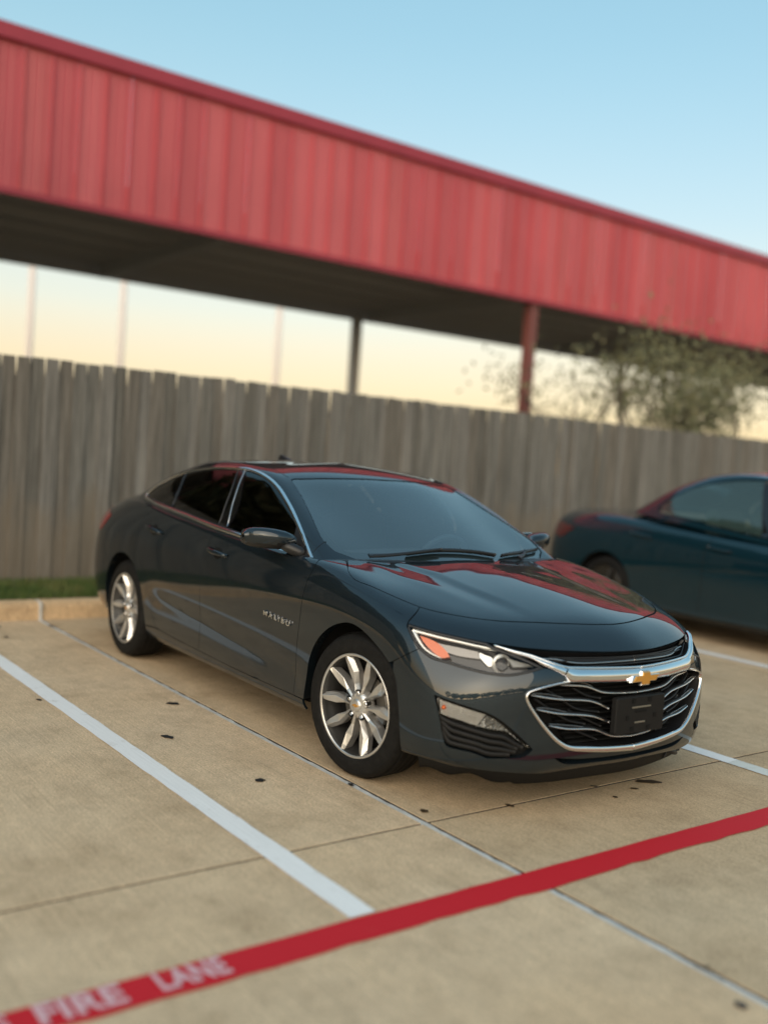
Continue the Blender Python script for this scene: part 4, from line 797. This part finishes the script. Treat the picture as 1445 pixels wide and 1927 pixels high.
def cowl(car):
    c_=empty('cowl',(0,0,0),0,car)
    ys=np.linspace(-.76,.76,31); V=[]; 
    for y in ys:
        t=(abs(y)/.72)**2; x0=1.15-.10*t; V+=[(x0,y,.945),(x0-.02,y,.958),(x0-.10,y,.968-.005*t),(x0-.17,y,.985)]
    F=[(i*4+j,i*4+j+1,(i+1)*4+j+1,(i+1)*4+j) for i in range(len(ys)-1) for j in range(3)]
    mesh_obj('cowl_panel',V,F,M_BLACK,c_,True)
    # wipers : blade and arm each
    for nm,bl,arm in((0,[(2.867,.60),(2.148,.60),(1.437,.56),(1.05,.50)],[(1.5,.33),(1.9,.47),(2.1,.60)]),(1,[(.87,.52),(.25,.66),(-.6,.70),(-1.35,.58)],[(-2.35,.33),(-1.6,.48),(-.5,.68)])):
        wv=empty('wiper',(0,0,0),0,car)
        P,Nn=curve_on(G,bl,.03,.014); k=len(P); t=np.linspace(0,1,k); sweep('wiper_blade',P,Nn,.010+.012*np.sin(math.pi*t),.010,M_BLACK,wv)
        P,Nn=curve_on(G,bl,.03,.005); sweep('wiper_rubber',P,Nn,.006,.006,M_MATTE,wv)
        P,Nn=curve_on(G,arm,.03,.024); k=len(P); sweep('wiper_arm',P,Nn,np.linspace(.026,.012,k),.007,M_BLACK,wv)
def cabin(car):
    it=empty('cabin_interior',(0,0,0),0,car)
    hl_=path(G,[(-11,4.35),(0,4.35),(11,4.35)],[(11,4.35),(11,5.9)],[(11,5.9),(0,5.9),(-11,5.9)],[(-11,5.9),(-11,4.35)]); panel('headliner',G,[(hl_,[])],M_HEADL,it,off=-.03,rim=0,h=.08)
    mb=MB(); ys=np.linspace(-.70,.70,15); V=[]
    prof=[(1.05,.93),(.85,.955),(.62,.965),(.52,.93),(.48,.80),(.5,.55)]
    for y in ys:
        for x,z in prof: V.append((x-.08*(y/.7)**2,y,z+.012*math.cos(y*4.5)))
    F=[(i*6+j,i*6+j+1,(i+1)*6+j+1,(i+1)*6+j) for i in range(14) for j in range(5)]
    mesh_obj('dashboard',V,F,mat('dash_plastic',(.24,.24,.245),.7),it,True)
    MB().box((-.55,0,.33),(1.35,.72,.02)).build('floor_pan',M_MATTE,it)
    for y in(-.36,.36):
        mb=MB().box((-.15,y,.52),(.26,.24,.09)); mb.build('seat_cushion',M_SEAT,it,bevel=.05)
        mb=MB().box((-.47,y,.80),(.08,.23,.30),Matrix.Rotation(math.radians(-14),3,'Y')); mb.build('seat_back',M_SEAT,it,bevel=.05)
        mb=MB().box((-.57,y,1.17),(.045,.12,.085),Matrix.Rotation(math.radians(-10),3,'Y')); mb.build('head_rest',M_SEAT,it,bevel=.035)
    mb=MB().box((-1.35,0,.80),(.10,.62,.28),Matrix.Rotation(math.radians(-18),3,'Y')); mb.build('rear_bench',M_SEAT,it,bevel=.06)
    # steering wheel
    mb=MB(); K=36
    for k in range(K):
        a=2*math.pi*k/K; c_=Vector((math.cos(a)*.18,math.sin(a)*.18,0))
        for j in range(8): b=2*math.pi*j/8; mb.v.append(tuple(c_*(1+.016/.18*math.cos(b))+Vector((0,0,.016*math.sin(b)))))
    mb.f=[(k*8+j,k*8+(j+1)%8,((k+1)%K)*8+(j+1)%8,((k+1)%K)*8+j) for k in range(K) for j in range(8)]
    mb.box((0,0,-.02),(.065,.065,.03)); mb.box((0,.12,-.01),(.02,.06,.012)); mb.box((0,-.12,-.01),(.02,.06,.012)); mb.box((-.12,0,-.01),(.06,.02,.012))
    sw=mb.build('steering_wheel',mat('grey_leather',(.6,.6,.6),.5),it,True,angle=.6); sw.location=(.43,.37,.875); sw.rotation_euler=(0,math.radians(-62),0)
def underside(car):
    MB().box((-.1,0,.235),(2.15,.62,.03)).build('floor_shield',M_MATTE,car)
    MB().box((0,0,.26),(.95,.83,.03)).build('sill_floor',M_MATTE,car)
    MB().box((-2.15,0,.30),(.25,.60,.04)).build('rear_valance',M_MATTE,car)
    mb=MB()
    for x in(1.4145,-1.4145): mb.tube([(x,-.70,.333),(x,.70,.333)],.04,10)
    mb.build('axle',M_DRUM,car)
# ------------------------------------------------------------------ the place
def sheet(name,x0,x1,y0,y1,z,material,parent=None,nx=1,ny=1,wob=None):
    V=[];F=[]
    for i in range(nx+1):
        for j in range(ny+1): V.append((x0+(x1-x0)*i/nx,y0+(y1-y0)*j/ny,z))
    if wob: V=[wob(v) for v in V]
    for i in range(nx):
        for j in range(ny): a=i*(ny+1)+j; F.append((a,a+ny+1,a+ny+2,a+1))
    return mesh_obj(name,V,F,material,parent)
def build_ground():
    tag(sheet('ground',-400,400,-400,400,-.16,M_FIELD),kind='structure')
    lot=tag(mesh_obj('parking_lot',[(-2.93,-30,-.05),(30,-30,-.05),(30,30,-.05),(-2.93,30,-.05)],[(0,1,2,3)],M_DARKJ),kind='structure')
    # concrete slabs between the joints
    xs=[-2.925,2.035,6.7,11.4,16.2,21,25.6,30]; ys=[-30,-24,-19.36,-14.76,-10.16,-5.56,-.96,3.64,8.24,12.84,17.44,22.04,26.6,30]
    gx=.0065
    for i in range(len(xs)-1):
        for j in range(len(ys)-1):
            gy=.019 if abs(ys[j]+.96)<.01 else gx; gy2=.019 if abs(ys[j+1]+.96)<.01 else gx
            a,b,c_,d=xs[i]+gx*(i>0),xs[i+1]-gx,ys[j]+gy,ys[j+1]-gy2; h=random.uniform(-.0012,.0012)*0; bz=.0022
            V=[(a,c_,-.05),(b,c_,-.05),(b,d,-.05),(a,d,-.05),(a,c_,-bz),(b,c_,-bz),(b,d,-bz),(a,d,-bz),(a+bz,c_+bz,h),(b-bz,c_+bz,h),(b-bz,d-bz,h),(a+bz,d-bz,h)]
            F=[(8,9,10,11)]+[(4+k,4+(k+1)%4,8+(k+1)%4,8+k) for k in range(4)]+[(k,(k+1)%4,4+(k+1)%4,4+k) for k in range(4)]
            o=mesh_obj('concrete_slab',V,F,M_CONC,lot); o.data.materials.append(M_DARKJ); o.data.polygons.foreach_set('material_index',[0]*5+[1]*4)
    # grey sealant bead standing in the wide joint (missing in places)
    V=[];F=[];n=260; x0,x1=-2.92,9.0; k=0
    for i in range(n+1):
        x=x0+(x1-x0)*i/n; w_=.0145+.003*math.sin(i*1.7)+random.uniform(-.002,.002); z=-.003+random.uniform(-.002,.0015)
        o=.0045 if x>-1.5 else .002
        V+=[(x,-.96-o-w_,z-.012),(x,-.96-o-w_*.8,z),(x,-.96-o+w_*.75,z+.001),(x,-.96-o+w_*.85,z-.012)]
    for i in range(n):
        for j in range(3): F.append((i*4+j,i*4+j+1,(i+1)*4+j+1,(i+1)*4+j))
    mesh_obj('joint_sealant',V,F,M_SEAL,lot)
    # painted markings
    def wobble(a): return lambda v:(v[0]+random.uniform(-a,a),v[1]+random.uniform(-a,a),v[2])
    def line(nm,x0,x1,y0,y1,m_,lab,z=.004,nx=60,ny=1,a=.0025,group=None):
        o=sheet(nm,x0,x1,y0,y1,z,m_,None,nx,ny,wobble(a)); tag(o,lab,'painted line',group); return o
    line('bay_line',-2.9,2.588,-1.722,-1.617,M_WHITE,'white bay line on the concrete, in the left foreground',group='white bay lines')
    w1=line('bay_line',-2.9,2.075,1.043,1.150,M_WHITE,"white bay line just beyond the dark sedan's front bumper",group='white bay lines')
    line('bay_line_end',2.075,2.60,1.043,1.150,M_WHITE2,'worn greyish end of the white line between sedan bumper and red line')
    line('bay_line',-2.9,2.6,3.765,3.870,M_WHITE,'white bay line in front of the blue car, beyond the empty bay',group='white bay lines')
    rd=sheet('fire_lane_line',2.602,2.738,-9,12,.005,M_RED,None,1,240,lambda v:(v[0]+(random.uniform(-.006,.006)+.004*math.sin(v[1]*5) if v[0]>2.65 else random.uniform(-.002,.002)),v[1],v[2]))
    tag(rd,'red fire lane line painted across the foreground concrete','painted line')
    # white stencilled lettering on the red line, read from the drive lane
    def letters(body,y0,y1,x_top,x_bot):
        o=text_mesh(body,1.0,0,M_LETTER,'stencil_lettering',rd,Matrix.Identity(4),.035,1.05)
        vs=[v.co for v in o.data.vertices]; ax,bx=min(v.x for v in vs),max(v.x for v in vs); ay,by=min(v.y for v in vs),max(v.y for v in vs)
        for v in o.data.vertices: u_=(v.co.x-ax)/(bx-ax); t=(v.co.y-ay)/(by-ay); v.co=Vector((x_bot+(x_top-x_bot)*t,y0+(y1-y0)*u_,.009))
        tag(o,None); return o
    letters('FIRE',-2.735,-2.505,2.612,2.712); letters('LANE',-2.41,-2.20,2.612,2.712); letters('G',-2.86,-2.805,2.612,2.712)
    # stains
    def blot(x,y,a,b,m_,nm,lab,cat,rot=0.,seed=0,grp=None):
        rr=random.Random(seed); V=[(x,y,.0045)];n=26
        for k in range(n):
            q=2*math.pi*k/n; rad=1+.22*math.sin(2*q+seed)+.12*math.sin(5*q+seed*2)+rr.uniform(-.08,.08)
            dx,dy=a*math.cos(q)*rad,b*math.sin(q)*rad; V.append((x+dx*math.cos(rot)-dy*math.sin(rot),y+dx*math.sin(rot)+dy*math.cos(rot),.0045))
        return tag(mesh_obj(nm,V,[(0,1+k,1+(k+1)%n) for k in range(n)],m_),lab,cat,grp)
    blot(2.10,.375,.055,.03,M_STAIN,'oil_stain','largest brown oil stain on the concrete, under the right end of the grille','stain',.9,1,'oil stains')
    for x,y,a,lab in((2.14,.224,.017,'small brown drip beside the largest oil stain'),(2.18,.04,.014,'brown drip on the concrete, in front of the plate bracket'),(2.03,.066,.017,'brown drip close under the bumper lip, by the slab joint'),(2.045,-.495,.02,'brown drip on the slab joint under the fog lamp'),(1.93,-.884,.022,'brown spot where the sealed joint meets the cross joint'),(3.56,-1.046,.022,'faint round spot near the bottom right corner')):
        blot(x,y,a,a*.7,M_STAIN,'oil_stain',lab,'stain',.6,int(x*100),'oil stains')
    for x,y,a,lab in((-.09,-1.103,.035,'black tar spot beside the sealed joint, nearest the rear wheel'),(.509,-1.406,.033,'black tar spot midway between the white line and the sealed joint'),(1.292,-1.315,.026,'grey-black tar spot left of the front wheel'),(1.515,-.974,.017,'tiny black spot on the sealed joint under the front wheel'),(-.433,-1.754,.018,'tiny black spot left of the white line')):
        blot(x,y,a,a*.75,M_TAR,'tar_spot',lab,'stain',.3,int(abs(x)*77),'black tar spots')
    # tuft of dry weed in the joint
    V=[];F=[]
    for k in range(70):
        x=3.38+random.gauss(0,.045); y=-.955+random.gauss(0,.012); a=random.uniform(0,6.28); L=random.uniform(.008,.03); b=len(V)
        V+=[(x-.0012,y,0),(x+.0012,y,0),(x+math.cos(a)*L,y+math.sin(a)*L,random.uniform(.002,.014))]; F.append((b,b+1,b+2))
    tag(mesh_obj('dry_weed',V,F,mat('dry_weed',(.12,.085,.05),.9)),'dry weed scraps caught in the sealed joint, lower right','weed',kind='stuff')
    # a few leaves by the curb
    for k,(x,y) in enumerate(((-2.72,-1.52),(-2.66,-1.36),(-2.60,-.98),(-2.25,-1.42),(-2.2,-1.56))):
        o=mesh_obj('dead_leaf',[(x-.03,y-.012,.006),(x+.005,y-.02,.012),(x+.035,y+.004,.006),(x,y+.016,.014)],[(0,1,2,3)],mat('dead_leaf',(.06,.04,.025),.8)); tag(o,'small dry leaf on concrete by the curb, '+('nearest the left edge','second from the left edge','closest to the sealed joint','farther out, nearer the white line','farthest from the curb')[k],'leaf','dry leaves by the curb')
    # curb
    cv=MB(); segs=[(-30,-5.52),(-5.5,-.972),(-.948,3.628),(3.652,8.23),(8.25,12.83),(12.85,30)]
    root=tag(empty('curb',(-2.95,0,0)),kind='structure')
    for a,b in segs:
        prof=[(-.13,-.15),(0.035,-.15),(.03,.0),(.012,.10),(-.004,.132),(-.03,.145),(-.13,.145)]
        V=[(x,a,z) for x,z in prof]+[(x,b,z) for x,z in prof]; k=len(prof)
        mesh_obj('curb_block',V,[(i,(i+1)%k,k+(i+1)%k,k+i) for i in range(k)]+[tuple(range(k))[::-1],tuple(range(k,2*k))],M_CURB,root)
    sj=MB().box((-.045,-.96,.06),(.083,.0105,.083)); sj.build('curb_joint',M_SEAL,root)
def build_grass():
    soil=tag(sheet('verge',-60,-3.06,-60,60,.125,M_DIRT),kind='structure')
    n=52000; y=np.where(RNG.random(n)<.75,RNG.uniform(-5,5,n),RNG.uniform(-14,16,n)); x=RNG.uniform(-4.18,-3.045,n)
    h=RNG.uniform(.035,.085,n); a=RNG.uniform(0,6.28,n); le=RNG.uniform(.01,.05,n); w_=.0035
    V=np.zeros((n,3,3)); ca,sa=np.cos(a),np.sin(a)
    V[:,0]=np.stack([x-sa*w_,y+ca*w_,np.full(n,.12)],1); V[:,1]=np.stack([x+sa*w_,y-ca*w_,np.full(n,.12)],1); V[:,2]=np.stack([x+ca*le,y+sa*le,.125+h],1)
    me=bpy.data.meshes.new('grass'); me.vertices.add(3*n); me.vertices.foreach_set('co',V.reshape(-1)); me.loops.add(3*n); me.loops.foreach_set('vertex_index',np.arange(3*n)); me.polygons.add(n); me.polygons.foreach_set('loop_start',np.arange(n)*3)
    me.materials.append(M_GRASS); me.update(calc_edges=True); me.validate()
    tag(link(bpy.data.objects.new('grass',me)),'strip of short green grass between curb and fence','grass',kind='stuff')
def build_fence():
    fe=empty('wooden_fence',(-4.2,0,.125)); tag(fe,'tall weathered grey wooden fence behind the parked cars','fence')
    meshes=[]
    for v in range(15):
        rr=random.Random(v+3); w_=.0685; t=.009; nz=9; V=[];F=[]; H=2.07+rr.uniform(-.008,.008); bow=rr.uniform(-.012,.012)
        for i in range(nz):
            z=H*i/(nz-1); dx=bow*math.sin(math.pi*i/(nz-1)); dy=rr.uniform(-.0015,.0015); ww=w_ if i<nz-1 else w_-.012
            V+=[(dx-t,dy-ww,z),(dx-t,dy+ww,z),(dx+t,dy+ww,z),(dx+t,dy-ww,z)]
        for i in range(nz-1):
            for j in range(4): F.append((i*4+j,i*4+(j+1)%4,(i+1)*4+(j+1)%4,(i+1)*4+j))
        F.append(tuple((nz-1)*4+j for j in range(4)))
        me=bpy.data.meshes.new('picket'); me.from_pydata(V,[],F); me.materials.append(M_WOOD[v%5]); meshes.append(me)
    y=-11.0; k=0
    while y<27.8:
        o=bpy.data.objects.new('picket',random.choice(meshes)); link(o,fe); o.location=(-.012*(k%2)+random.uniform(-.003,.003),y,random.uniform(-.006,.006)); o.rotation_euler=(random.uniform(-.0015,.0015),0,random.uniform(-.02,.02)); y+=.131+random.uniform(-.002,.0015); k+=1
    for z in(.35,1.05,1.8):
        MB().box((-.032,8.4,z),(.019,19.5,.044)).build('rail',M_WOOD[2],fe)
    for yy in np.arange(-10.5,27.5,2.44): MB().box((-.085,yy,1.0),(.035,.035,1.02)).build('post',M_STEEL,fe)
def build_canopy():
    cp=empty('carport',(-10,0,0)); tag(cp,'long carport with tall red ribbed metal fascia beyond the fence','carport')
    X=0.; zb,zt=5.0,7.14; w_=.41
    def prof_panel():
        V=[];F=[]; ys=[-.205,-.193,-.187,-.172,-.166,-.075,-.06,-.045,.045,.06,.075,.166,.172,.187,.193,.2045]; xs=[.0,.0,.045,.045,0,0,.008,0,0,.008,0,0,.0,.0,.0,.0]
        for z in(zb,zt): V+=[(x,y,z) for x,y in zip(xs,ys)]
        k=len(ys); F=[(i,i+1,k+i+1,k+i) for i in range(k-1)]
        me=bpy.data.meshes.new('fascia_panel'); me.from_pydata(V,[],F); me.materials.append(M_FASCIA); return me
    mes=[prof_panel() for _ in range(4)]; y=-20
    for q_,m_ in zip(mes,M_FASC4): q_.materials.clear(); q_.materials.append(m_)
    while y<38:
        o=bpy.data.objects.new('fascia_panel',random.choice(mes)); link(o,cp); o.location=(random.uniform(-.004,.004),y,0); o.rotation_euler=(0,0,random.uniform(-.006,.006)); y+=w_
    y1=y
    MB().box((.03,(-20+y1)/2,zt+.05),(.07,(y1+20)/2,.11)).build('top_trim',M_FTRIM,cp)
    MB().box((.02,(-20+y1)/2,zb-.03),(.05,(y1+20)/2,.045)).build('bottom_trim',M_FTRIM,cp)
    MB().box((-3.0,(-20+y1)/2,zb+.42),(2.9,(y1+20)/2,.03)).build('roof_deck',M_DECK,cp)
    MB().box((-6.0,(-20+y1)/2,zb+.22),(.05,(y1+20)/2,.26)).build('back_fascia',M_DECK,cp)
    for xx in(-.25,-1.4,-2.6,-3.8,-5.0,-5.85): MB().box((xx,(-20+y1)/2,zb+.27),(.035,(y1+20)/2,.10)).build('purlin',M_DECK,cp)
    for yy in(-16.6,-9.7,-2.8,4.2,11.25,18.3,25.3,32.3):
        MB().box((-3.0,yy,zb+.06),(2.95,.06,.12)).build('beam',M_DECK,cp)
    for xx,yy,m_ in((-.12,11.28,M_POST),(-.12,25.3,M_POST),(-.12,37.5,M_POST),(-5.6,32.3,M_POST),(-5.6,10.65,M_GPOST),(-.12,-2.8,M_POST),(-.12,-16.6,M_POST)):
        MB().box((xx,yy,zb/2-.1),(.10,.10,zb/2+.05)).build('column',m_,cp)
def build_tree(name,label,x,y,z0,height,spread,seed,leaves,lean=0.,parent=None,group=None):
    rr=random.Random(seed); t=empty(name,(x,y,z0)); tag(t,label,'tree',group)
    mb=MB(); tips=[]
    def grow(p,d,L,r0,depth):
        n=4; pts=[p];rads=[r0]
        for i in range(n):
            d=(d+Vector((rr.uniform(-.22,.22),rr.uniform(-.22,.22),rr.uniform(-.06,.14)))).normalized(); p=p+d*L/n; pts.append(p); rads.append(r0*(1-.42*(i+1)/n))
        mb.tube(pts,rads,7 if depth<2 else 5,cap=False)
        if depth>=2: tips.append((p,L)); tips.append((pts[2],L))
        if depth<4:
            for k in range(rr.choice((2,3,3)) if depth<3 else 2):
                a=rr.uniform(0,6.28); s=rr.uniform(.45,.95); d2=(d*.75+Vector((math.cos(a)*s,math.sin(a)*s,rr.uniform(-.1,.35)))).normalized(); grow(pts[-1] if k else pts[-2],d2,L*rr.uniform(.62,.8),rads[-1]*.8,depth+1)
    grow(Vector((0,0,0)),Vector((lean,0,1)).normalized(),height*.34,height*.022,0)
    mb.build('trunk',M_BARK,t,True)
    V=[];F=[]
    for k in range(leaves):
        p,L=rr.choice(tips); c_=p+Vector((rr.gauss(0,1),rr.gauss(0,1),rr.gauss(0,.8)))*spread*.10
        a=Vector((rr.gauss(0,1),rr.gauss(0,1),rr.gauss(0,1))).normalized(); b=a.orthogonal().normalized(); s=rr.uniform(.03,.07); q=len(V)
        V+=[c_-a*s,c_+b*s*.45,c_+a*s,c_-b*s*.45]; F.append((q,q+1,q+2,q+3))
    mesh_obj('crown',V,F,M_LEAF,t)
    return t
def bushy(name,label,x,y,h,rad,n,seed,group,leaf=(.25,.5)):
    t=empty(name,(x,y,-.16)); tag(t,label,'tree',group); rr=random.Random(seed)
    MB().tube([(0,0,0),(.1,.05,h*.25),(0,.1,h*.6)],[h*.03,h*.024,h*.01],7).build('trunk',M_BARK,t,True)
    V=[];F=[]
    for j in range(n):
        a,b=rr.uniform(0,6.28),rr.uniform(-1,1); ra=rr.uniform(.45,1)*rad*(1+.2*math.sin(3*a+seed)); c_=Vector((math.cos(a)*math.sqrt(1-b*b)*ra,math.sin(a)*math.sqrt(1-b*b)*ra,h*.55+b*h*.42*rr.uniform(.6,1))); d=Vector((rr.gauss(0,1),rr.gauss(0,1),rr.gauss(0,1))).normalized(); e=d.orthogonal().normalized(); s=rr.uniform(*leaf); q=len(V)
        V+=[c_-d*s,c_+e*s*.6,c_+d*s,c_-e*s*.6]; F.append((q,q+1,q+2,q+3))
    mesh_obj('crown',V,F,M_LEAF,t); return t
def build_trees():
    build_tree('small_tree','small bushy tree with bare limbs just beyond the fence, at right',-6.6,10.0,-.05,4.7,3.6,5,2600)
    build_tree('small_tree','leafy tree at the right edge, beyond the fence under the red fascia',-7.0,14.0,-.05,4.7,3.6,11,3000)
    build_tree('small_tree','thin sparse tree beyond the fence, just right of the red post',-8.2,10.9,-.05,4.6,3.4,17,800)
    build_tree('tall_tree','far tree whose top shows above the red fascia at the right edge',-30,38.5,-.1,15.2,6,21,5000)
    for k,(x,y,h) in enumerate(((-6.8,-4.6,7.2),(-7.2,-8.2,8.0),(-6.9,-12.0,7.4),(-7.4,-16.2,8.2),(-7.0,-20.5,7.6))):  # unseen trees, added to darken what the side windows reflect
        bushy('reflection_tree','dense dark tree added out of view beyond the fence, to darken the side window reflections',x,y,h,h*.30,7000,40+k,'added dense trees left of the frame',(.09,.2))
    # trees across the road behind the photographer, mirrored in the car
    k=0
    for q in range(34):
        a_=math.radians(-74+q*3.05); x,y,h=5+52*math.cos(a_)+random.uniform(-2,2),-6+52*math.sin(a_),random.uniform(4.2,7.2)
        bushy('roadside_tree','broad tree across the road behind the photographer',x,y,h,h*.55,420,k,'trees across the road'); k+=1
def build_far_things():
    for y,lab in((13.3,'faint pale pole beyond the carport, just left of the grey post'),(5.2,'faint pale pole beyond the fence, nearest the left edge'),(7.9,'faint pale pole beyond the fence, second from the left edge')):
        p_=empty('far_pole',(-24,y,-.16)); tag(p_,lab,'pole','pale far poles'); MB().tube([(0,0,0),(0,0,7)],[.10,.09],10).build('shaft',M_PALE,p_,True); MB().box((0,0,.04),(.2,.2,.04)).build('base',M_PALE,p_)
    l=empty('street_lamp',(-3.45,-3.3,.12)); tag(l,'tall street lamp by the curb left of the frame, mirrored in hood and fender','street lamp')
    MB().tube([(0,0,0),(0,0,4),(0,0,7.6)],[.09,.075,.055],12).build('pole',M_STEEL,l,True)
    MB().tube([(0,0,7.5),(.25,.2,8.1),(.9,.7,8.5),(1.7,1.2,8.55)],[.05,.045,.04,.035],10).build('arm',M_STEEL,l,True)
    MB().box((2.0,1.4,8.52),(.36,.15,.06),Matrix.Rotation(.62,3,'Z'),.8).build('lamp_head',M_BLACK,l,bevel=.03)
def build_blue_car():
    """dark blue car two bays along, nose towards the drive lane"""
    car=empty('blue_car',(-.22,5.10,0),0); tag(car,'dark teal blue car parked beyond the empty bay, at the right edge','car')
    sx,szb,gx=.94,.99,.42
    Bb=Sheet([r_*np.array([sx,1,szb]) for r_ in B_ROWS],None,4,10); Gb=Sheet([np.stack([r_[:,0]*sx*.92+gx,r_[:,1],.88+(r_[:,2]-.9)*1.36],1) for r_ in G_ROWS],None,2,7,cz=.95)
    af,ar=E_('arch_f'),E_('arch_r_side')
    for sg in(1,-1):
        side=path(Bb,[(19,.6),(16,.6),(14.3,.5)],ar,[ar[-1],(12.3,.7)],[(12.3,.7),(10,.7),(8.6,.7)],[(8.6,.7)]+af[1:],[af[-1],(4,.5),(0,.5)],[(0,.5),(0,9)],[(0,9),(19,9)],[(19,9),(19,.6)])
        panel('body_side',Bb,[(sgn(side,sg),[])],M_BLUE,car,h=.05)
        ro=path(Bb,[(8.6,.68),(10,.68),(12.35,.68)],[(12.35,.68),(12.35,.05)],[(12.35,.05),(8.6,.05)],[(8.6,.05),(8.6,.68)]); panel('rocker_panel',Bb,[(sgn(ro,sg),[])],M_BLACK,car,h=.06)
        for arc,cx in((af,1.385*sx),(ar,-1.43*sx)):
            P,Nn=curve_on(Bb,np.array(arc)*np.array([sg,1]),.04,0); Q=P.copy(); Q[:,1]=sg*.5; n=len(P)
            mesh_obj('wheel_liner',list(P)+list(Q)+[(cx,sg*.5,.34)],[(i,i+1,n+i+1,n+i) for i in range(n-1)]+[(n+i,n+i+1,2*n) for i in range(n-1)],M_MATTE,car,True)
        dl=E_('dlo'); dl[0]=(4.75,.03); dlo=path(Gb,dl[:10],dl[9:13],dl[12:],[dl[-1],dl[0]])
        panel('side_window',Gb,[(sgn(inset(dlo,.012),sg),[])],M_BGLASS,car,off=-.006,rim=0,h=.06)
        bf=Gb.m(E_('b_pillar_front')); P,Nn=Gb.at(Gb.im(sgn(crom(bf,.04),sg))); sweep('pillar_cover',P,Nn,.09,.004,M_GLOSSB,car)
        tl=path(Bb,[(14.6,5.0),(15.5,5.2),(17.6,5.2)],[(17.6,5.2),(17.6,4.6)],[(17.6,4.6),(15.2,4.3)],[(15.2,4.3),(14.6,5.0)]); panel('tail_light',Bb,[(sgn(tl,sg),[])],M_REDD,car,off=.006,h=.06)
        P,Nn=curve_on(Bb,np.array(E_('door_split'))*np.array([sg,1]),.04,.0); sweep('door_gap',P,Nn,.006,.001,M_MATTE,car)
        P,Nn=curve_on(Bb,np.array(E_('door_f_front'))*np.array([sg,1]),.04,.0); sweep('door_gap',P,Nn,.006,.001,M_MATTE,car)
    for sg in(1,-1):
        for k_ in('handle_f','handle_r'):
            P,Nn=curve_on(Bb,np.array(E_(k_))*np.array([sg,1]),.03,.02); sweep('door_handle',P,Nn,.024,.012,M_BLUE,car)
        mb=MB().tube([(.70,sg*.84,1.03),(.68,sg*.92,1.08),(.66,sg*1.04,1.08)],[.03,.065,.05],12); mb.build('door_mirror',M_BLUE,car,True)
    ws=E_('ws'); ws[0]=(0,ws[0][1]); wsh=mirror_union(path(Gb,ws[:5],ws[4:6],ws[5:],[ws[-1],(2.6,.28),(1.5,.2),(0,.16)]))
    bk=[(14,.62),(12.9,.66),(12.1,.9),(11.9,1.4),(12.1,2.6),(12.5,3.5),(13.2,3.72),(14,3.75)]
    half=path(Gb,[(0,0),(3,0),(6,0),(10,0),(14,0)],[(14,0),bk[0]],bk,[bk[-1],(14,6)],[(14,6),(7,6),(0,6)])
    panel('cabin_frame',Gb,[(mirror_union(half),[inset(wsh,-.001),dlo,mir(dlo)])],M_BLUE,car,h=.05,rim=.018)
    panel('windshield',Gb,[(wsh,[])],M_BGLASS,car,off=-.004,rim=0,h=.06); bkp=path(Gb,bk,[bk[-1],bk[0]]); panel('rear_window',Gb,[(bkp,[]),(mir(bkp),[])],M_BGLASS,car,off=-.004,rim=0,h=.06)
    nl,hl=E_('nose_low'),E_('hl_low'); out=path(Bb,nl[:5],[nl[4],(3.3,4.70),(2.85,4.45),hl[-1]],hl[::-1])
    for sg in(1,-1): panel('headlight',Bb,[(sgn(out,sg),[])],M_REFL,car,off=.004,h=.05)
    gr=mirror_union(path(Bb,[(0,2.2),(1.5,2.2),(2.4,2.0)],[(2.4,2.0),(1.8,1.1)],[(1.8,1.1),(0,1.0)],[(0,1.0),(0,2.2)])); panel('air_intake',Bb,[(gr,[])],M_SLAT,car,off=.004,h=.05)
    MB().box((-.1,0,.25),(2.0,.6,.04)).build('floor_shield',M_MATTE,car); MB().box((0,0,.28),(.9,.84,.03)).build('sill_floor',M_MATTE,car)
    for y in(-.36,.36):
        MB().box((-.30,y,.86),(.08,.23,.36),Matrix.Rotation(math.radians(-14),3,'Y')).build('seat_back',M_SEAT,car,bevel=.05)
    for x in(1.4145*sx,-1.4145*sx):
        for s in(-1,1):
            w_=empty('wheel',(x,s*.785,.333),0 if s<0 else math.pi,car)
            MB().lathe([(.226,.10),(.275,.118),(.322,.098),(.333,.05),(.333,-.05),(.322,-.098),(.285,-.1165),(.250,-.115),(.240,-.100)],48).build('tyre',M_RUB,w_,True)
            MB().lathe([(.0,-.075),(.05,-.08),(.2,-.085),(.235,-.108),(.2425,-.104)],48).build('rim',M_GLOSSB,w_,True)
            for k in range(5):
                a=2*math.pi*k/5; mb=MB().box((0,0,0),(.085,.012,.018)); mb.v=[((v[0]+.135)*math.cos(a)-v[2]*math.sin(a),v[1]-.092,(v[0]+.135)*math.sin(a)+v[2]*math.cos(a)) for v in mb.v]; mb.build('spoke',M_DRUM,w_)
build_ground(); build_grass(); build_fence(); build_canopy(); build_trees(); build_far_things(); build_blue_car(); build_sedan()
